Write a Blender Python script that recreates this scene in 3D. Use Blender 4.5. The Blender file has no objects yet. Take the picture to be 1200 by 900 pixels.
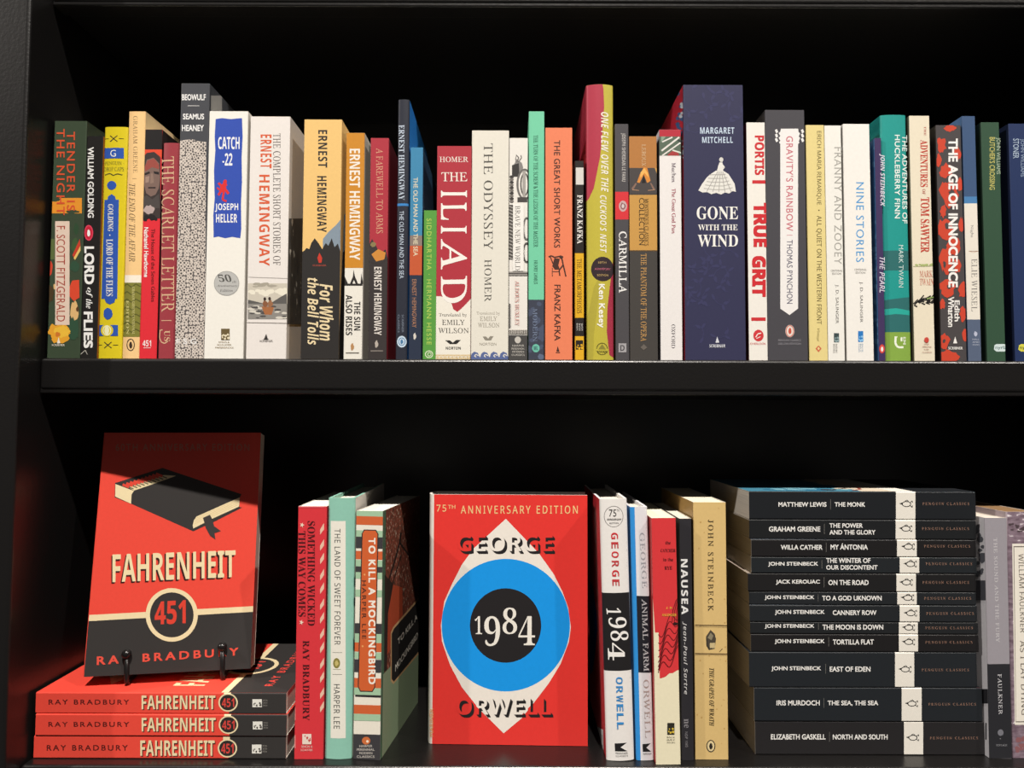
import bpy, bmesh, math, random
from mathutils import Matrix, Vector

SC = bpy.context.scene
COL = SC.collection
PI = math.pi
rad = math.radians

# ------------------------------------------------------------------ camera
F, DIST, PITCH, ROLL = 860.0, 0.637, rad(2.7), rad(0.18)
fw = Vector((0, math.cos(PITCH), math.sin(PITCH)))
up0 = Vector((0, -math.sin(PITCH), math.cos(PITCH)))
rt0 = Vector((1, 0, 0))
RT = rt0 * math.cos(ROLL) + up0 * math.sin(ROLL)
UP = up0 * math.cos(ROLL) - rt0 * math.sin(ROLL)
CAM = Vector((0, -DIST, 0))
cd = bpy.data.cameras.new('camera')
cd.sensor_width = 36.0
cd.lens = F / 1200 * 36
cd.clip_start = 0.02
cam = bpy.data.objects.new('camera', cd)
COL.objects.link(cam)
cm = Matrix((RT, UP, -fw)).transposed().to_4x4()
cm.translation = CAM
cam.matrix_world = cm
SC.camera = cam

# ------------------------------------------------------------------ world, exposure, shop lamps
SC.view_settings.view_transform = 'Standard'
SC.view_settings.look = 'None'
SC.view_settings.exposure = -0.06
SC.view_settings.gamma = 1.0
SC.view_settings.use_curve_mapping = False
w = bpy.data.worlds.new('shop_gloom')
SC.world = w
w.use_nodes = True
w.node_tree.nodes['Background'].inputs[0].default_value = (1.0, 0.93, 0.86, 1)
w.node_tree.nodes['Background'].inputs[1].default_value = 0.075


def lamp(name, loc, aim, power, radius=0.02, col=(1.0, 0.93, 0.85), size=50):
    l = bpy.data.lights.new(name, 'SPOT')
    l.energy = power
    l.shadow_soft_size = radius
    l.color = col
    l.spot_size = rad(size)
    l.spot_blend = 0.7
    o = bpy.data.objects.new(name, l)
    COL.objects.link(o)
    o.location = loc
    o.rotation_euler = (Vector(aim) - Vector(loc)).to_track_quat('-Z', 'Y').to_euler()
    return o


lamp('ceiling_spotlight', (0.25, -2.5, 4.55), (0, 0, -0.5), 1900, 0.05, size=28)
lamp('ceiling_spotlight', (-5.2, -2.1, 3.8), (-0.1, 0, -0.4), 960, 0.06, size=30)
lamp('ceiling_spotlight', (3.4, -2.3, 4.15), (0.2, 0, -0.4), 600, 0.06, size=30)

# ------------------------------------------------------------------ helpers: colour, material


def lin(c):
    c /= 255
    return c / 12.92 if c <= 0.04045 else ((c + 0.055) / 1.055) ** 2.4


TINT = (0.94, 0.97, 1.02)


def hexcol(h):
    v = [int(h[i:i + 2], 16) for i in (1, 3, 5)]
    return [min(0.93, max(0.002, lin(c) * 0.91 * t + 0.004)) for c, t in zip(v, TINT)]  # scaled and lifted: lens veiling glare is put into each colour


MATS = {}


def ink(h, rough=0.42):
    """printed paper of one colour with faint paper mottling"""
    if not isinstance(h, str):
        return h
    key = (h, rough)
    if key in MATS:
        return MATS[key]
    m = bpy.data.materials.new('print_' + h[1:])
    m.use_nodes = True
    nt = m.node_tree
    b = nt.nodes['Principled BSDF']
    c = hexcol(h)
    b.inputs['Roughness'].default_value = rough
    b.inputs['Specular IOR Level'].default_value = 0.3
    tc = nt.nodes.new('ShaderNodeTexCoord')
    n = nt.nodes.new('ShaderNodeTexNoise')
    n.inputs['Scale'].default_value = 380
    n.inputs['Detail'].default_value = 2
    mx = nt.nodes.new('ShaderNodeMix')
    mx.data_type = 'RGBA'
    mx.inputs[6].default_value = (*[x * 0.95 for x in c], 1)
    mx.inputs[7].default_value = (*[min(1, x * 1.05) for x in c], 1)
    nt.links.new(tc.outputs['Object'], n.inputs['Vector'])
    nt.links.new(n.outputs['Fac'], mx.inputs[0])
    nt.links.new(mx.outputs[2], b.inputs['Base Color'])
    MATS[key] = m
    return m


def page_mat(h):
    key = ('page', h)
    if key in MATS:
        return MATS[key]
    m = bpy.data.materials.new('page_edges')
    m.use_nodes = True
    nt = m.node_tree
    b = nt.nodes['Principled BSDF']
    c = hexcol(h)
    b.inputs['Roughness'].default_value = 0.85
    b.inputs['Specular IOR Level'].default_value = 0.1
    tc = nt.nodes.new('ShaderNodeTexCoord')
    mp = nt.nodes.new('ShaderNodeMapping')
    mp.inputs['Scale'].default_value = (2600, 25, 25)
    n = nt.nodes.new('ShaderNodeTexNoise')
    n.inputs['Scale'].default_value = 1
    mx = nt.nodes.new('ShaderNodeMix')
    mx.data_type = 'RGBA'
    mx.inputs[6].default_value = (*[x * 0.62 for x in c], 1)
    mx.inputs[7].default_value = (*[min(1, x * 1.15) for x in c], 1)
    nt.links.new(tc.outputs['Object'], mp.inputs['Vector'])
    nt.links.new(mp.outputs[0], n.inputs['Vector'])
    nt.links.new(n.outputs['Fac'], mx.inputs[0])
    nt.links.new(mx.outputs[2], b.inputs['Base Color'])
    MATS[key] = m
    return m


def chain_mat():
    m = bpy.data.materials.new('printed_chain_mail')
    m.use_nodes = True
    nt = m.node_tree
    b = nt.nodes['Principled BSDF']
    b.inputs['Roughness'].default_value = 0.45
    tc = nt.nodes.new('ShaderNodeTexCoord')
    mp = nt.nodes.new('ShaderNodeMapping')
    mp.inputs['Scale'].default_value = (320, 320, 300)
    v = nt.nodes.new('ShaderNodeTexVoronoi')
    v.voronoi_dimensions = '3D'
    v.inputs['Scale'].default_value = 1
    v.inputs['Randomness'].default_value = 0.35
    r = nt.nodes.new('ShaderNodeValToRGB')
    e = r.color_ramp.elements
    e[0].position, e[0].color = 0.20, (0.03, 0.028, 0.027, 1)
    e[1].position, e[1].color = 0.31, (0.42, 0.37, 0.34, 1)
    e2 = e.new(0.46)
    e2.color = (0.72, 0.65, 0.58, 1)
    e3 = e.new(0.60)
    e3.color = (0.09, 0.08, 0.08, 1)
    nt.links.new(tc.outputs['Object'], mp.inputs['Vector'])
    nt.links.new(mp.outputs[0], v.inputs['Vector'])
    nt.links.new(v.outputs['Distance'], r.inputs[0])
    nt.links.new(r.outputs[0], b.inputs['Base Color'])
    return m


def mottle_mat(name, cols, scale, stretch=(1, 1, 1), rough=0.42):
    """printed picture texture: noise through a colour ramp"""
    m = bpy.data.materials.new(name)
    m.use_nodes = True
    nt = m.node_tree
    b = nt.nodes['Principled BSDF']
    b.inputs['Roughness'].default_value = rough
    b.inputs['Specular IOR Level'].default_value = 0.3
    tc = nt.nodes.new('ShaderNodeTexCoord')
    mp = nt.nodes.new('ShaderNodeMapping')
    mp.inputs['Scale'].default_value = [scale * s for s in stretch]
    n = nt.nodes.new('ShaderNodeTexNoise')
    n.inputs['Scale'].default_value = 1
    n.inputs['Detail'].default_value = 5
    r = nt.nodes.new('ShaderNodeValToRGB')
    e = r.color_ramp.elements
    k = len(cols)
    for i, h in enumerate(cols):
        p = 0.36 + 0.28 * i / (k - 1)
        el = e[0] if i == 0 else (e[1] if i == k - 1 else None)
        if el is None:
            el = e.new(p)
        el.position = p
        el.color = (*hexcol(h), 1)
    nt.links.new(tc.outputs['Object'], mp.inputs['Vector'])
    nt.links.new(mp.outputs[0], n.inputs['Vector'])
    nt.links.new(n.outputs['Fac'], r.inputs[0])
    nt.links.new(r.outputs[0], b.inputs['Base Color'])
    return m


def lacquer():
    m = bpy.data.materials.new('black_lacquered_wood')
    m.use_nodes = True
    nt = m.node_tree
    b = nt.nodes['Principled BSDF']
    b.inputs['Base Color'].default_value = (0.0055, 0.005, 0.005, 1)
    b.inputs['Roughness'].default_value = 0.33
    b.inputs['Specular IOR Level'].default_value = 0.6
    tc = nt.nodes.new('ShaderNodeTexCoord')
    n = nt.nodes.new('ShaderNodeTexNoise')
    n.inputs['Scale'].default_value = 420
    n.inputs['Detail'].default_value = 3
    bu = nt.nodes.new('ShaderNodeBump')
    bu.inputs['Strength'].default_value = 0.12
    bu.inputs['Distance'].default_value = 0.001
    nt.links.new(tc.outputs['Object'], n.inputs['Vector'])
    nt.links.new(n.outputs['Fac'], bu.inputs['Height'])
    nt.links.new(bu.outputs[0], b.inputs['Normal'])
    return m


# ------------------------------------------------------------------ helpers: photo rays


def ray(px, py):
    return fw * F + RT * (px - 600) + UP * (450 - py)


def on_y(px, py, y):
    d = ray(px, py)
    return CAM + d * ((y - CAM.y) / d.y)


def empty(name, mat, label=None, cat=None, group=None):
    o = bpy.data.objects.new(name, None)
    COL.objects.link(o)
    o.matrix_world = mat
    o.empty_display_size = 0.02
    if label:
        o['label'] = label
    if cat:
        o['category'] = cat
    if group:
        o['group'] = group
    return o


def link_mesh(name, bm, mats, parent=None, smooth=False):
    me = bpy.data.meshes.new(name)
    bm.to_mesh(me)
    bm.free()
    for m in mats:
        me.materials.append(m)
    if smooth:
        for p in me.polygons:
            p.use_smooth = True
    o = bpy.data.objects.new(name, me)
    COL.objects.link(o)
    if parent:
        o.parent = parent
    return o


def rounded_box(bm, x0, x1, y0, y1, z0, z1, r=0.002, seg=3):
    b2 = bmesh.new()
    bmesh.ops.create_cube(b2, size=1)
    for v in b2.verts:
        v.co = Vector(((x0 + x1) / 2 + v.co.x * (x1 - x0), (y0 + y1) / 2 + v.co.y * (y1 - y0), (z0 + z1) / 2 + v.co.z * (z1 - z0)))
    if r:
        bmesh.ops.bevel(b2, geom=b2.edges[:] + b2.verts[:], offset=r, segments=seg, affect='EDGES', profile=0.5)
    tmp = bpy.data.meshes.new('tmp')
    b2.to_mesh(tmp)
    b2.free()
    bm.from_mesh(tmp)
    bpy.data.meshes.remove(tmp)


# ------------------------------------------------------------------ the bookcase
Z_UP = on_y(600, 421.6, 0).z
Z_LOW = on_y(600, 890.6, 0).z
LACQ = lacquer()
case_x0 = on_y(52, 430, 0).x
case = empty('bookcase', Matrix.Translation((0.0, 0.10, -0.33)),
             'black lacquered bookcase whose two shelves carry all the books', 'bookcase')


def case_part(name, boxes):
    bm = bmesh.new()
    for b in boxes:
        rounded_box(bm, *b)
    for v in bm.verts:
        v.co -= Vector((0.0, 0.10, -0.33))
    return link_mesh(name, bm, [LACQ], case)


X1 = 0.62
BACK = 0.262
FR = -0.0045
sx0 = on_y(22, 450, -0.03).x
case_part('side_panel', [(sx0 - 0.045, sx0, -0.032, BACK + 0.012, -0.36, 0.47, 0.003, 5)])
case_part('side_panel', [(X1, X1 + 0.03, -0.02, BACK + 0.012, -0.36, 0.47, 0.003, 5)])
case_part('back_panel', [(sx0, X1, BACK, BACK + 0.012, -0.36, 0.47, 0)])
zb = on_y(600, 461.5, FR).z
case_part('shelf', [(sx0 + 0.0005, X1, FR, BACK, zb + 0.002, Z_UP, 0.003, 5), (sx0 + 0.0005, X1, FR + 0.001, FR + 0.02, zb - 0.0008, zb + 0.004, 0.001)])
zt = on_y(600, 7, FR).z
case_part('shelf', [(sx0 + 0.0005, X1, FR, BACK, zt + 0.003, zt + 0.03, 0.0022), (sx0 + 0.0005, X1, FR + 0.001, FR + 0.02, zt, zt + 0.006, 0.0012)])
case_part('shelf', [(sx0 + 0.0005, X1, -0.013, BACK, Z_LOW - 0.03, Z_LOW, 0.003, 5)])

# ------------------------------------------------------------------ lettering
TXT = {}


def conv(s, font):
    tab = {'serifb': (0x1D400, 0x1D41A, 0x1D7CE), 'serif': (0x1D434, 0x1D44E, 0), 'it': (0x1D434, 0x1D44E, 0), 'itb': (0x1D468, 0x1D482, 0x1D7CE),
           'sb': (0x1D5D4, 0x1D5EE, 0x1D7EC), 'sl': (0x1D5A0, 0x1D5BA, 0x1D7E2), 'sbi': (0x1D63C, 0x1D656, 0x1D7EC), 'sl_it': (0x1D608, 0x1D622, 0x1D7E2)}
    if font not in tab:
        return s
    U, L, G = tab[font]
    r = ''
    for c in s:
        if 'A' <= c <= 'Z':
            r += chr(U + ord(c) - 65)
        elif 'a' <= c <= 'z':
            r += '\u210e' if (L == 0x1D44E and c == 'h') else chr(L + ord(c) - 97)
        elif c.isdigit():
            r += chr((G or 0x1D7CE) + ord(c) - 48)
        else:
            r += c
    return r


def glyphs(s, font, off, space, lead=1.0):
    key = (s, font, off, space, lead)
    if key not in TXT:
        c = bpy.data.curves.new('t', 'FONT')
        c.body = conv(s, font)
        c.offset = min(off, 0)
        c.space_character = space
        c.space_line = lead
        c.align_x = 'CENTER'
        c.resolution_u = 3
        if font == 'serif':
            c.shear = -0.285
        o = bpy.data.objects.new('t', c)
        me = bpy.data.meshes.new_from_object(o)
        vs = [(v.co.x, v.co.y) for v in me.vertices]
        fs = [tuple(p.vertices) for p in me.polygons]
        bpy.data.objects.remove(o)
        bpy.data.curves.remove(c)
        bpy.data.meshes.remove(me)
        xs = [v[0] for v in vs]
        ys = [v[1] for v in vs]
        x0, x1, y0, y1 = min(xs), max(xs), min(ys), max(ys)
        d = max(off, 0) * 0.75
        x0, x1, y0, y1 = x0 - d, x1 + d, y0 - d, y1 + d
        av, af = [], []
        for i, (dx, dy) in enumerate(((-d, -d), (d, -d), (-d, d), (d, d)) if d else ((0, 0),)):
            n0 = len(av)
            av += [((x + dx - x0) / (x1 - x0) - 0.5, (y + dy - y0) / (y1 - y0) - 0.5) for x, y in vs]
            af += [tuple(n0 + j for j in f) for f in fs]
        TXT[key] = (av, af, len(vs))
    return TXT[key]


# ------------------------------------------------------------------ books
CUR = None
ZO = (0, 0, 1.0)
NAMES = {'t': 'title_lettering', 'a': 'author_lettering', 'p': 'publisher_mark', 'n': 'edition_lettering', 'r': 'translator_lettering', 'e': 'emblem'}


def Z(ox, oy, s):
    global ZO
    ZO = (ox, oy, s)


def zp(x, y):
    return (ZO[0] + x / ZO[2], ZO[1] + y / ZO[2])


class Book:
    def __init__(s, mat, W, H, D, cover, rc, lc, pages, kind, name, label, group, bulge, r):
        s.M = mat
        s.W, s.H, s.D = W, H, D
        s.kind = kind
        s.r = r
        s.b = bulge
        s.cover, s.rc, s.lc, s.pages = cover, rc or cover, lc or cover, pages
        s.name, s.label, s.group = name, label, group
        s.mats = []
        s.art = []
        s.text = {}
        s.k = 0
        s.face = 'S'
        s.local = False

    def surf(s, u):
        W, r = s.W, s.r
        u = min(max(u, 0), W)
        y = 0
        e = u if u < W / 2 else W - u
        if e < r:
            y = r - math.sqrt(max(0, r * r - (r - e) ** 2))
        return y + s.b * (2 * u / W - 1) ** 2

    def frame(s):
        W = s.W
        return {'S': (Vector((0, 0, 0)), Vector((1, 0, 0)), Vector((0, 0, 1))),
                'R': (Vector((W, 0, 0)), Vector((0, 1, 0)), Vector((0, 0, 1))),
                'L': (Vector((0, 0, 0)), Vector((0, -1, 0)), Vector((0, 0, 1)))}[s.face]

    def uv(s, x, y):
        if s.local:
            return (x / 1000, y / 1000)
        px, py = zp(x, y)
        o, eu, ev = s.frame()
        M3 = s.M.to_3x3()
        O = s.M @ o
        n = M3 @ eu.cross(ev)
        d = ray(px, py)
        P = CAM + d * ((O - CAM).dot(n) / d.dot(n))
        q = P - O
        return (q.dot(M3 @ eu), q.dot(M3 @ ev))

    def to3(s, u, v, lift, face, txt=False):
        if face == 'S' and txt:
            q = min(max(u, 0), s.W)
            return Vector((u, s.b * (2 * q / s.W - 1) ** 2 - lift, v))
        if face == 'S':
            return Vector((u, s.surf(u) - lift, v))
        if face == 'R':
            return Vector((s.W + lift, u, v))
        return Vector((-lift, -u, v))

    def mi(s, m):
        m = ink(m)
        if m not in s.mats:
            s.mats.append(m)
        return s.mats.index(m)


def P(*polys, c, clip=None):
    b = CUR
    b.k += 1
    b.art.append((b.face, [[b.uv(*p) for p in pl] for pl in polys], b.mi(c), b.k))
    b.k += min(len(polys) - 1, 40) * 0.14


def RC(x0, y0, x1, y1, c):
    P([(x0, y0), (x1, y0), (x1, y1), (x0, y1)], c=c)


def EL(cx, cy, rx, ry, c, n=32):
    P([(cx + rx * math.cos(2 * PI * i / n), cy + ry * math.sin(2 * PI * i / n)) for i in range(n)], c=c)


def RING(cx, cy, rx, ry, t, c, n=32):
    ps = []
    for i in range(n):
        a, b_ = 2 * PI * i / n, 2 * PI * (i + 1) / n
        ps.append([(cx + rx * math.cos(a), cy + ry * math.sin(a)), (cx + rx * math.cos(b_), cy + ry * math.sin(b_)),
                   (cx + (rx - t) * math.cos(b_), cy + (ry - t) * math.sin(b_)), (cx + (rx - t) * math.cos(a), cy + (ry - t) * math.sin(a))])
    P(*ps, c=c)


def LN(pts, wd, c):
    ps = []
    for (xa, ya), (xb, yb) in zip(pts, pts[1:]):
        d = math.hypot(xb - xa, yb - ya) or 1
        nx, ny = -(yb - ya) / d * wd / 2, (xb - xa) / d * wd / 2
        ps.append([(xa + nx, ya + ny), (xb + nx, yb + ny), (xb - nx, yb - ny), (xa - nx, ya - ny)])
    P(*ps, c=c)


def BLOB(cx, cy, rx, ry, c, seed=0, n=18, j=0.35):
    rnd = random.Random(seed)
    P([(cx + rx * (1 - j * rnd.random()) * math.cos(2 * PI * i / n), cy + ry * (1 - j * rnd.random()) * math.sin(2 * PI * i / n)) for i in range(n)], c=c)


def BLOBS(x0, y0, x1, y1, num, size, c, seed=0, asp=1.0):
    rnd = random.Random(seed)
    ps = []
    for _ in range(num):
        cx, cy = rnd.uniform(x0, x1), rnd.uniform(y0, y1)
        q = size * rnd.uniform(0.5, 1.2)
        n = 7
        ps.append([(cx + q * rnd.uniform(0.6, 1) * math.cos(2 * PI * i / n), cy + q * asp * rnd.uniform(0.6, 1) * math.sin(2 * PI * i / n)) for i in range(n)])
    P(*ps, c=c)


def T(x0, y0, x1, y1, s, c, font='sans', r=None, n='t', off=0.0, sp=1.0, lead=1.0, cut=None):
    """lettering that fills a box on the current face; r: h level, d reading down the spine, u reading up"""
    b = CUR
    if r is None:
        r = b.rd
    us, vs = zip(*[b.uv(x, y) for x, y in ((x0, y0), (x1, y0), (x1, y1), (x0, y1))])
    if b.flat and r == 'h' and b.face == 'S':
        r = 'd'
    # four corner bilinear mapping keeps the box where it was measured
    q = [Vector(p) for p in zip(us, vs)]          # tl tr br bl in the photo
    if b.local:
        pass
    gv, gf, gn = glyphs(s, font, off, sp, lead)
    out = []
    for gx, gy in gv:
        a, e = gx + 0.5, gy + 0.5
        if r == 'h' or (b.flat and b.face == 'S'):
            fx, fy = a, 1 - e
        elif r == 'd':
            fx, fy = e, a
        else:
            fx, fy = 1 - e, 1 - a
        p = q[0].lerp(q[1], fx).lerp(q[3].lerp(q[2], fx), fy)
        out.append((p.x, p.y))
    b.k += 1
    b.text.setdefault(('cover_' if b.face == 'R' and b.local else '') + NAMES.get(n, n), []).append((b.face, out, (gf, gn), ink(c), b.k, [(b.uv(*c0), b.uv(*c1)) for c0, c1 in (cut or [])]))


STEP = 6e-6


def finish():
    global CUR
    b = CUR
    CUR = None
    if b is None:
        return None
    root = empty(b.name, b.M, b.label, 'book', b.group)
    W, H, D, r = b.W, b.H, b.D, b.r
    hard = b.kind == 'h'
    t = 0.0022 if hard else 0.0005
    # cover: a folded board around the pages
    us = [r - r * math.cos(a * PI / 8) for a in range(5)]
    m = 20 if b.b else 2
    us += [r + (W - 2 * r) * i / m for i in range(1, m)]
    us += [W - x for x in us[:5][::-1]]
    outer = [(0, D)] + [(u, b.surf(u)) for u in us] + [(W, D)]
    inner = []
    for i, (x, y) in enumerate(outer):
        xi = t + (W - 2 * t) * x / W
        inner.append((xi, D if i in (0, len(outer) - 1) else y + t if y < r * 0.6 + b.b else y + t * 0.6))
    bm = bmesh.new()
    iS, iR, iL = b.mi(b.cover), b.mi(b.rc), b.mi(b.lc)
    iP = b.mi(b.cover if hard else '#d9d0c2')
    rings = []
    for z in (0, H):
        rings.append(([bm.verts.new((x, y, z)) for x, y in outer], [bm.verts.new((x, y, z)) for x, y in inner]))
    n = len(outer)
    for i in range(n - 1):
        (o0, i0), (o1, i1) = rings
        f = bm.faces.new((o0[i], o0[i + 1], o1[i + 1], o1[i]))
        f.material_index = iL if i == 0 else iR if i == n - 2 else iS
        bm.faces.new((i0[i + 1], i0[i], i1[i], i1[i + 1])).material_index = iP
        bm.faces.new((o0[i + 1], o0[i], i0[i], i0[i + 1])).material_index = iP
        bm.faces.new((o1[i], o1[i + 1], i1[i + 1], i1[i])).material_index = iP
    for j in (0, n - 1):
        (o0, i0), (o1, i1) = rings
        bm.faces.new((o0[j], o1[j], i1[j], i0[j])).material_index = iP
    bmesh.ops.recalc_face_normals(bm, faces=bm.faces[:])

    def cuts():
        c = [us[1], us[2], us[3], us[4], W - us[1], W - us[2], W - us[3], W - us[4]]
        if b.b:
            c += [r + (W - 2 * r) * i / m for i in range(1, m)]
        return c

    def lay(face, polys, lift, target, mi_, clip=True, extra=(), txt=False):
        t2 = bmesh.new()
        for pl in polys:
            try:
                t2.faces.new([t2.verts.new((u, v, 0)) for u, v in pl])
            except ValueError:
                pass
        lo, hi = (0, W) if face == 'S' else (r, D) if face == 'R' else (-D, -r)

        def bis(co, no, clear=False):
            g = t2.verts[:] + t2.edges[:] + t2.faces[:]
            if g:
                bmesh.ops.bisect_plane(t2, geom=g, plane_co=co, plane_no=no, clear_outer=clear, dist=1e-7)
        if clip:
            bis((lo, 0, 0), (-1, 0, 0), True)
            bis((hi, 0, 0), (1, 0, 0), True)
            bis((0, 0.00005, 0), (0, -1, 0), True)
            bis((0, H - 0.00005, 0), (0, 1, 0), True)
        for (p0, p1) in extra:
            d = Vector(p1) - Vector(p0)
            bis((*p0, 0), (d.y, -d.x, 0), True)
        if face == 'S':
            for c in cuts():
                bis((c, 0, 0), (1, 0, 0))
        vm = {}
        for v in t2.verts:
            vm[v] = target.verts.new(b.to3(v.co.x, v.co.y, lift, face, txt))
        o, eu, ev = None, None, None
        for f in t2.faces:
            try:
                nf = target.faces.new([vm[v] for v in f.verts])
            except ValueError:
                continue
            nf.material_index = mi_
            nf.normal_update()
            want = {'S': Vector((0, -1, 0)), 'R': Vector((1, 0, 0)), 'L': Vector((-1, 0, 0))}[face]
            if nf.normal.dot(want) < 0:
                nf.normal_flip()
        t2.free()

    for face, polys, mi_, k in b.art:
        for i, pl in enumerate(polys):
            lay(face, [pl], 4e-5 + STEP * (k + 0.14 * (i % 41)), bm, mi_)
    cover = link_mesh('cover', bm, b.mats, root)
    # pages
    bm = bmesh.new()
    ins = 0.0035 if hard else 0.0004
    y0 = max(b.surf(t), b.surf(W / 2)) + t + 0.0008
    fore = 0.004 if hard else 0.0002
    rounded_box(bm, t + 0.0001, W - t - 0.0001, y0, D - fore, ins, H - ins, 0.0)
    link_mesh('pages', bm, [page_mat(b.pages)], root)
    for nm, items in b.text.items():
        bm = bmesh.new()
        mats = []
        for face, vs, (fs, gn), mt, k, cut in items:
            if mt not in mats:
                mats.append(mt)
            mi_ = mats.index(mt)
            lift = 4e-5 + STEP * k + (5e-5 if b.b and face == 'S' else 0)
            for c0 in range(0, len(vs), gn):
                lf = lift + 1.2e-6 * c0 / gn
                part = [f for f in fs if c0 <= f[0] < c0 + gn]
                if cut or (b.b and face == 'S'):
                    lay(face, [[vs[i] for i in f] for f in part], lf, bm, mi_, False, cut, True)
                    continue
                bv = {}
                want = {'S': Vector((0, -1, 0)), 'R': Vector((1, 0, 0)), 'L': Vector((-1, 0, 0))}[face]
                for f in part:
                    for i in f:
                        if i not in bv:
                            bv[i] = bm.verts.new(b.to3(vs[i][0], vs[i][1], lf, face, True))
                    try:
                        nf = bm.faces.new([bv[i] for i in f])
                    except ValueError:
                        continue
                    nf.material_index = mi_
                    nf.normal_update()
                    if nf.normal.dot(want) < 0:
                        nf.normal_flip()
        link_mesh(nm, bm, mats, cover)
    return root


def book(label, TL, TR, BR, BL, c, rc=None, lc=None, y=0.0, d=0.13, kind='p', pages='#efe6d2', group='books on the upper shelf', bulge=0.0, r=0.0007,
         lower=False, lean=False, yaw=0.0, gap=0.0):
    global CUR
    finish()
    zs = Z_LOW if lower else Z_UP
    tl, tr, br, bl = [zp(*p) for p in (TL, TR, BR, BL)]
    pbl, pbr = on_y(*bl, y), on_y(*br, y)
    if yaw:
        # right bottom corner lies on the turned spine plane
        d_ = ray(*br)
        nrm = Vector((-math.sin(yaw), math.cos(yaw), 0))
        pbr = CAM + d_ * ((pbl - CAM).dot(nrm) / d_.dot(nrm))
    ptl, ptr = on_y(*tl, y), on_y(*tr, y)
    W = math.hypot(pbr.x - pbl.x, pbr.y - pbl.y) - gap
    lz = (ptl.z + ptr.z) / 2 - zs
    an = 0.0
    if lean:
        an = math.atan2(((ptl.x - pbl.x) + (ptr.x - pbr.x)) / 2, lz)
    base = Vector((pbl.x, y, zs + 0.0002 + (W * math.sin(an) if an > 0 else 0)))
    M = Matrix.Translation(base) @ Matrix.Rotation(yaw, 4, 'Z') @ Matrix.Rotation(an, 4, 'Y')
    H = lz / math.cos(an)
    CUR = Book(M, W, H, d, c, rc, lc, pages, kind, 'hardcover_book' if kind == 'h' else 'paperback_book', label, group, bulge, min(r if kind == 'p' else max(r, 0.0016), W * 0.3))
    CUR.rd = 'd'
    CUR.flat = False
    return CUR


def flat(label, L, R_, T_, B_, z0, c, rc=None, lc=None, y=0.0, d=0.13, pages='#e9e0cc', group=None, yaw=0.0):
    """a paperback lying on its back cover, spine to the front"""
    global CUR
    finish()
    l, tp = zp(L, T_)
    r_, bt = zp(R_, B_)
    pl, pr = on_y(l, (tp + bt) / 2, y), on_y(r_, (tp + bt) / 2, y)
    th = on_y((l + r_) / 2, tp, y).z - z0
    H = pr.x - pl.x
    M = Matrix.Translation((pr.x, y, z0)) @ Matrix.Rotation(yaw, 4, 'Z') @ Matrix.Rotation(-PI / 2, 4, 'Y')
    CUR = Book(M, th, H, d, c, rc, lc, pages, 'p', 'paperback_book', label, group, 0.0, 0.0009)
    CUR.rd = 'd'
    CUR.flat = True
    return z0 + th + 0.0003


def on(face, local=False):
    CUR.face = face
    CUR.local = local


#BOOKS
# ================================================================== upper shelf, from the left
Z(40, 80, 2.5)
book('dark green spine with orange petals and a pink author strip, leftmost on the upper shelf', (53, 155), (137, 155), (133, 848), (37, 848), '#3a4834', rc='#2c3528')
RC(46, 380, 140, 425, '#e8952c')
BLOB(60, 384, 20, 8, '#3a4834', 3); BLOB(112, 420, 24, 6, '#3a4834', 4)
BLOB(124, 470, 9, 20, '#2f4a30', 5); RC(38, 500, 60, 560, '#5d6b3c'); BLOB(120, 520, 14, 26, '#3d5a34', 6); BLOB(46, 585, 9, 26, '#d2452c', 7)
P([(112, 548), (134, 500), (136, 520), (118, 556)], c='#c93f28'); P([(116, 556), (136, 520), (136, 534), (120, 562)], c='#e9c26a')
BLOB(119, 580, 15, 20, '#31503a', 8); P([(104, 640), (112, 622), (132, 620), (133, 672), (116, 682), (104, 668)], c='#dd4a2e')
BLOB(118, 712, 14, 34, '#e2b778', 9); BLOB(127, 706, 5, 9, '#5a3a20', 10); BLOB(48, 660, 12, 30, '#4c3a22', 11); BLOB(60, 640, 4, 10, '#e2b778', 11)
BLOB(116, 765, 18, 40, '#31503a', 12)
BLOB(72, 776, 40, 36, '#e8a32e', 13, 26, .45); BLOB(82, 772, 26, 22, '#f0bd3c', 14, 22, .4); BLOB(70, 780, 10, 9, '#d2772a', 15)
RC(62, 448, 104, 752, '#e6cdb8')
T(96, 186, 120, 418, 'TENDER IS', '#d9532f', 'sans', off=.012, sp=1.2)
T(66, 178, 90, 430, 'THE NIGHT', '#d9532f', 'sans', off=.012, sp=1.2)
T(66, 462, 91, 742, 'F. SCOTT FITZGERALD', '#a8402e', n='a')
P([(67, 806), (72, 788), (77, 806)], c='#f3ead8'); T(52, 808, 90, 814, 'SCRIBNER', '#f3ead8', r='h', n='p')

book('black spine with bold white capitals and a red oval, beside the yellow spine', (148, 199), (190, 200), (183, 848), (135, 848), '#1d1a19', rc='#d98a2c', y=0.001)
T(157, 231, 175, 438, 'WILLIAM GOLDING', '#f2efe8', off=.03, n='a')
EL(160, 482, 13, 23, '#e0415a'); EL(160, 482, 10, 19, '#c81f38'); BLOB(160, 483, 5, 11, '#f5f0ea', 2, 14, .2)
T(147, 522, 176, 633, 'LORD', '#f4f1ea', off=.045); T(152, 642, 171, 672, 'of', '#f4f1ea', 'itb'); T(152, 676, 171, 704, 'the', '#f4f1ea', 'itb')
T(145, 713, 172, 820, 'FLIES', '#f4f1ea', off=.045)
LN([(136, 838), (150, 826), (156, 838)], 1.5, '#cfc8ba')

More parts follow.
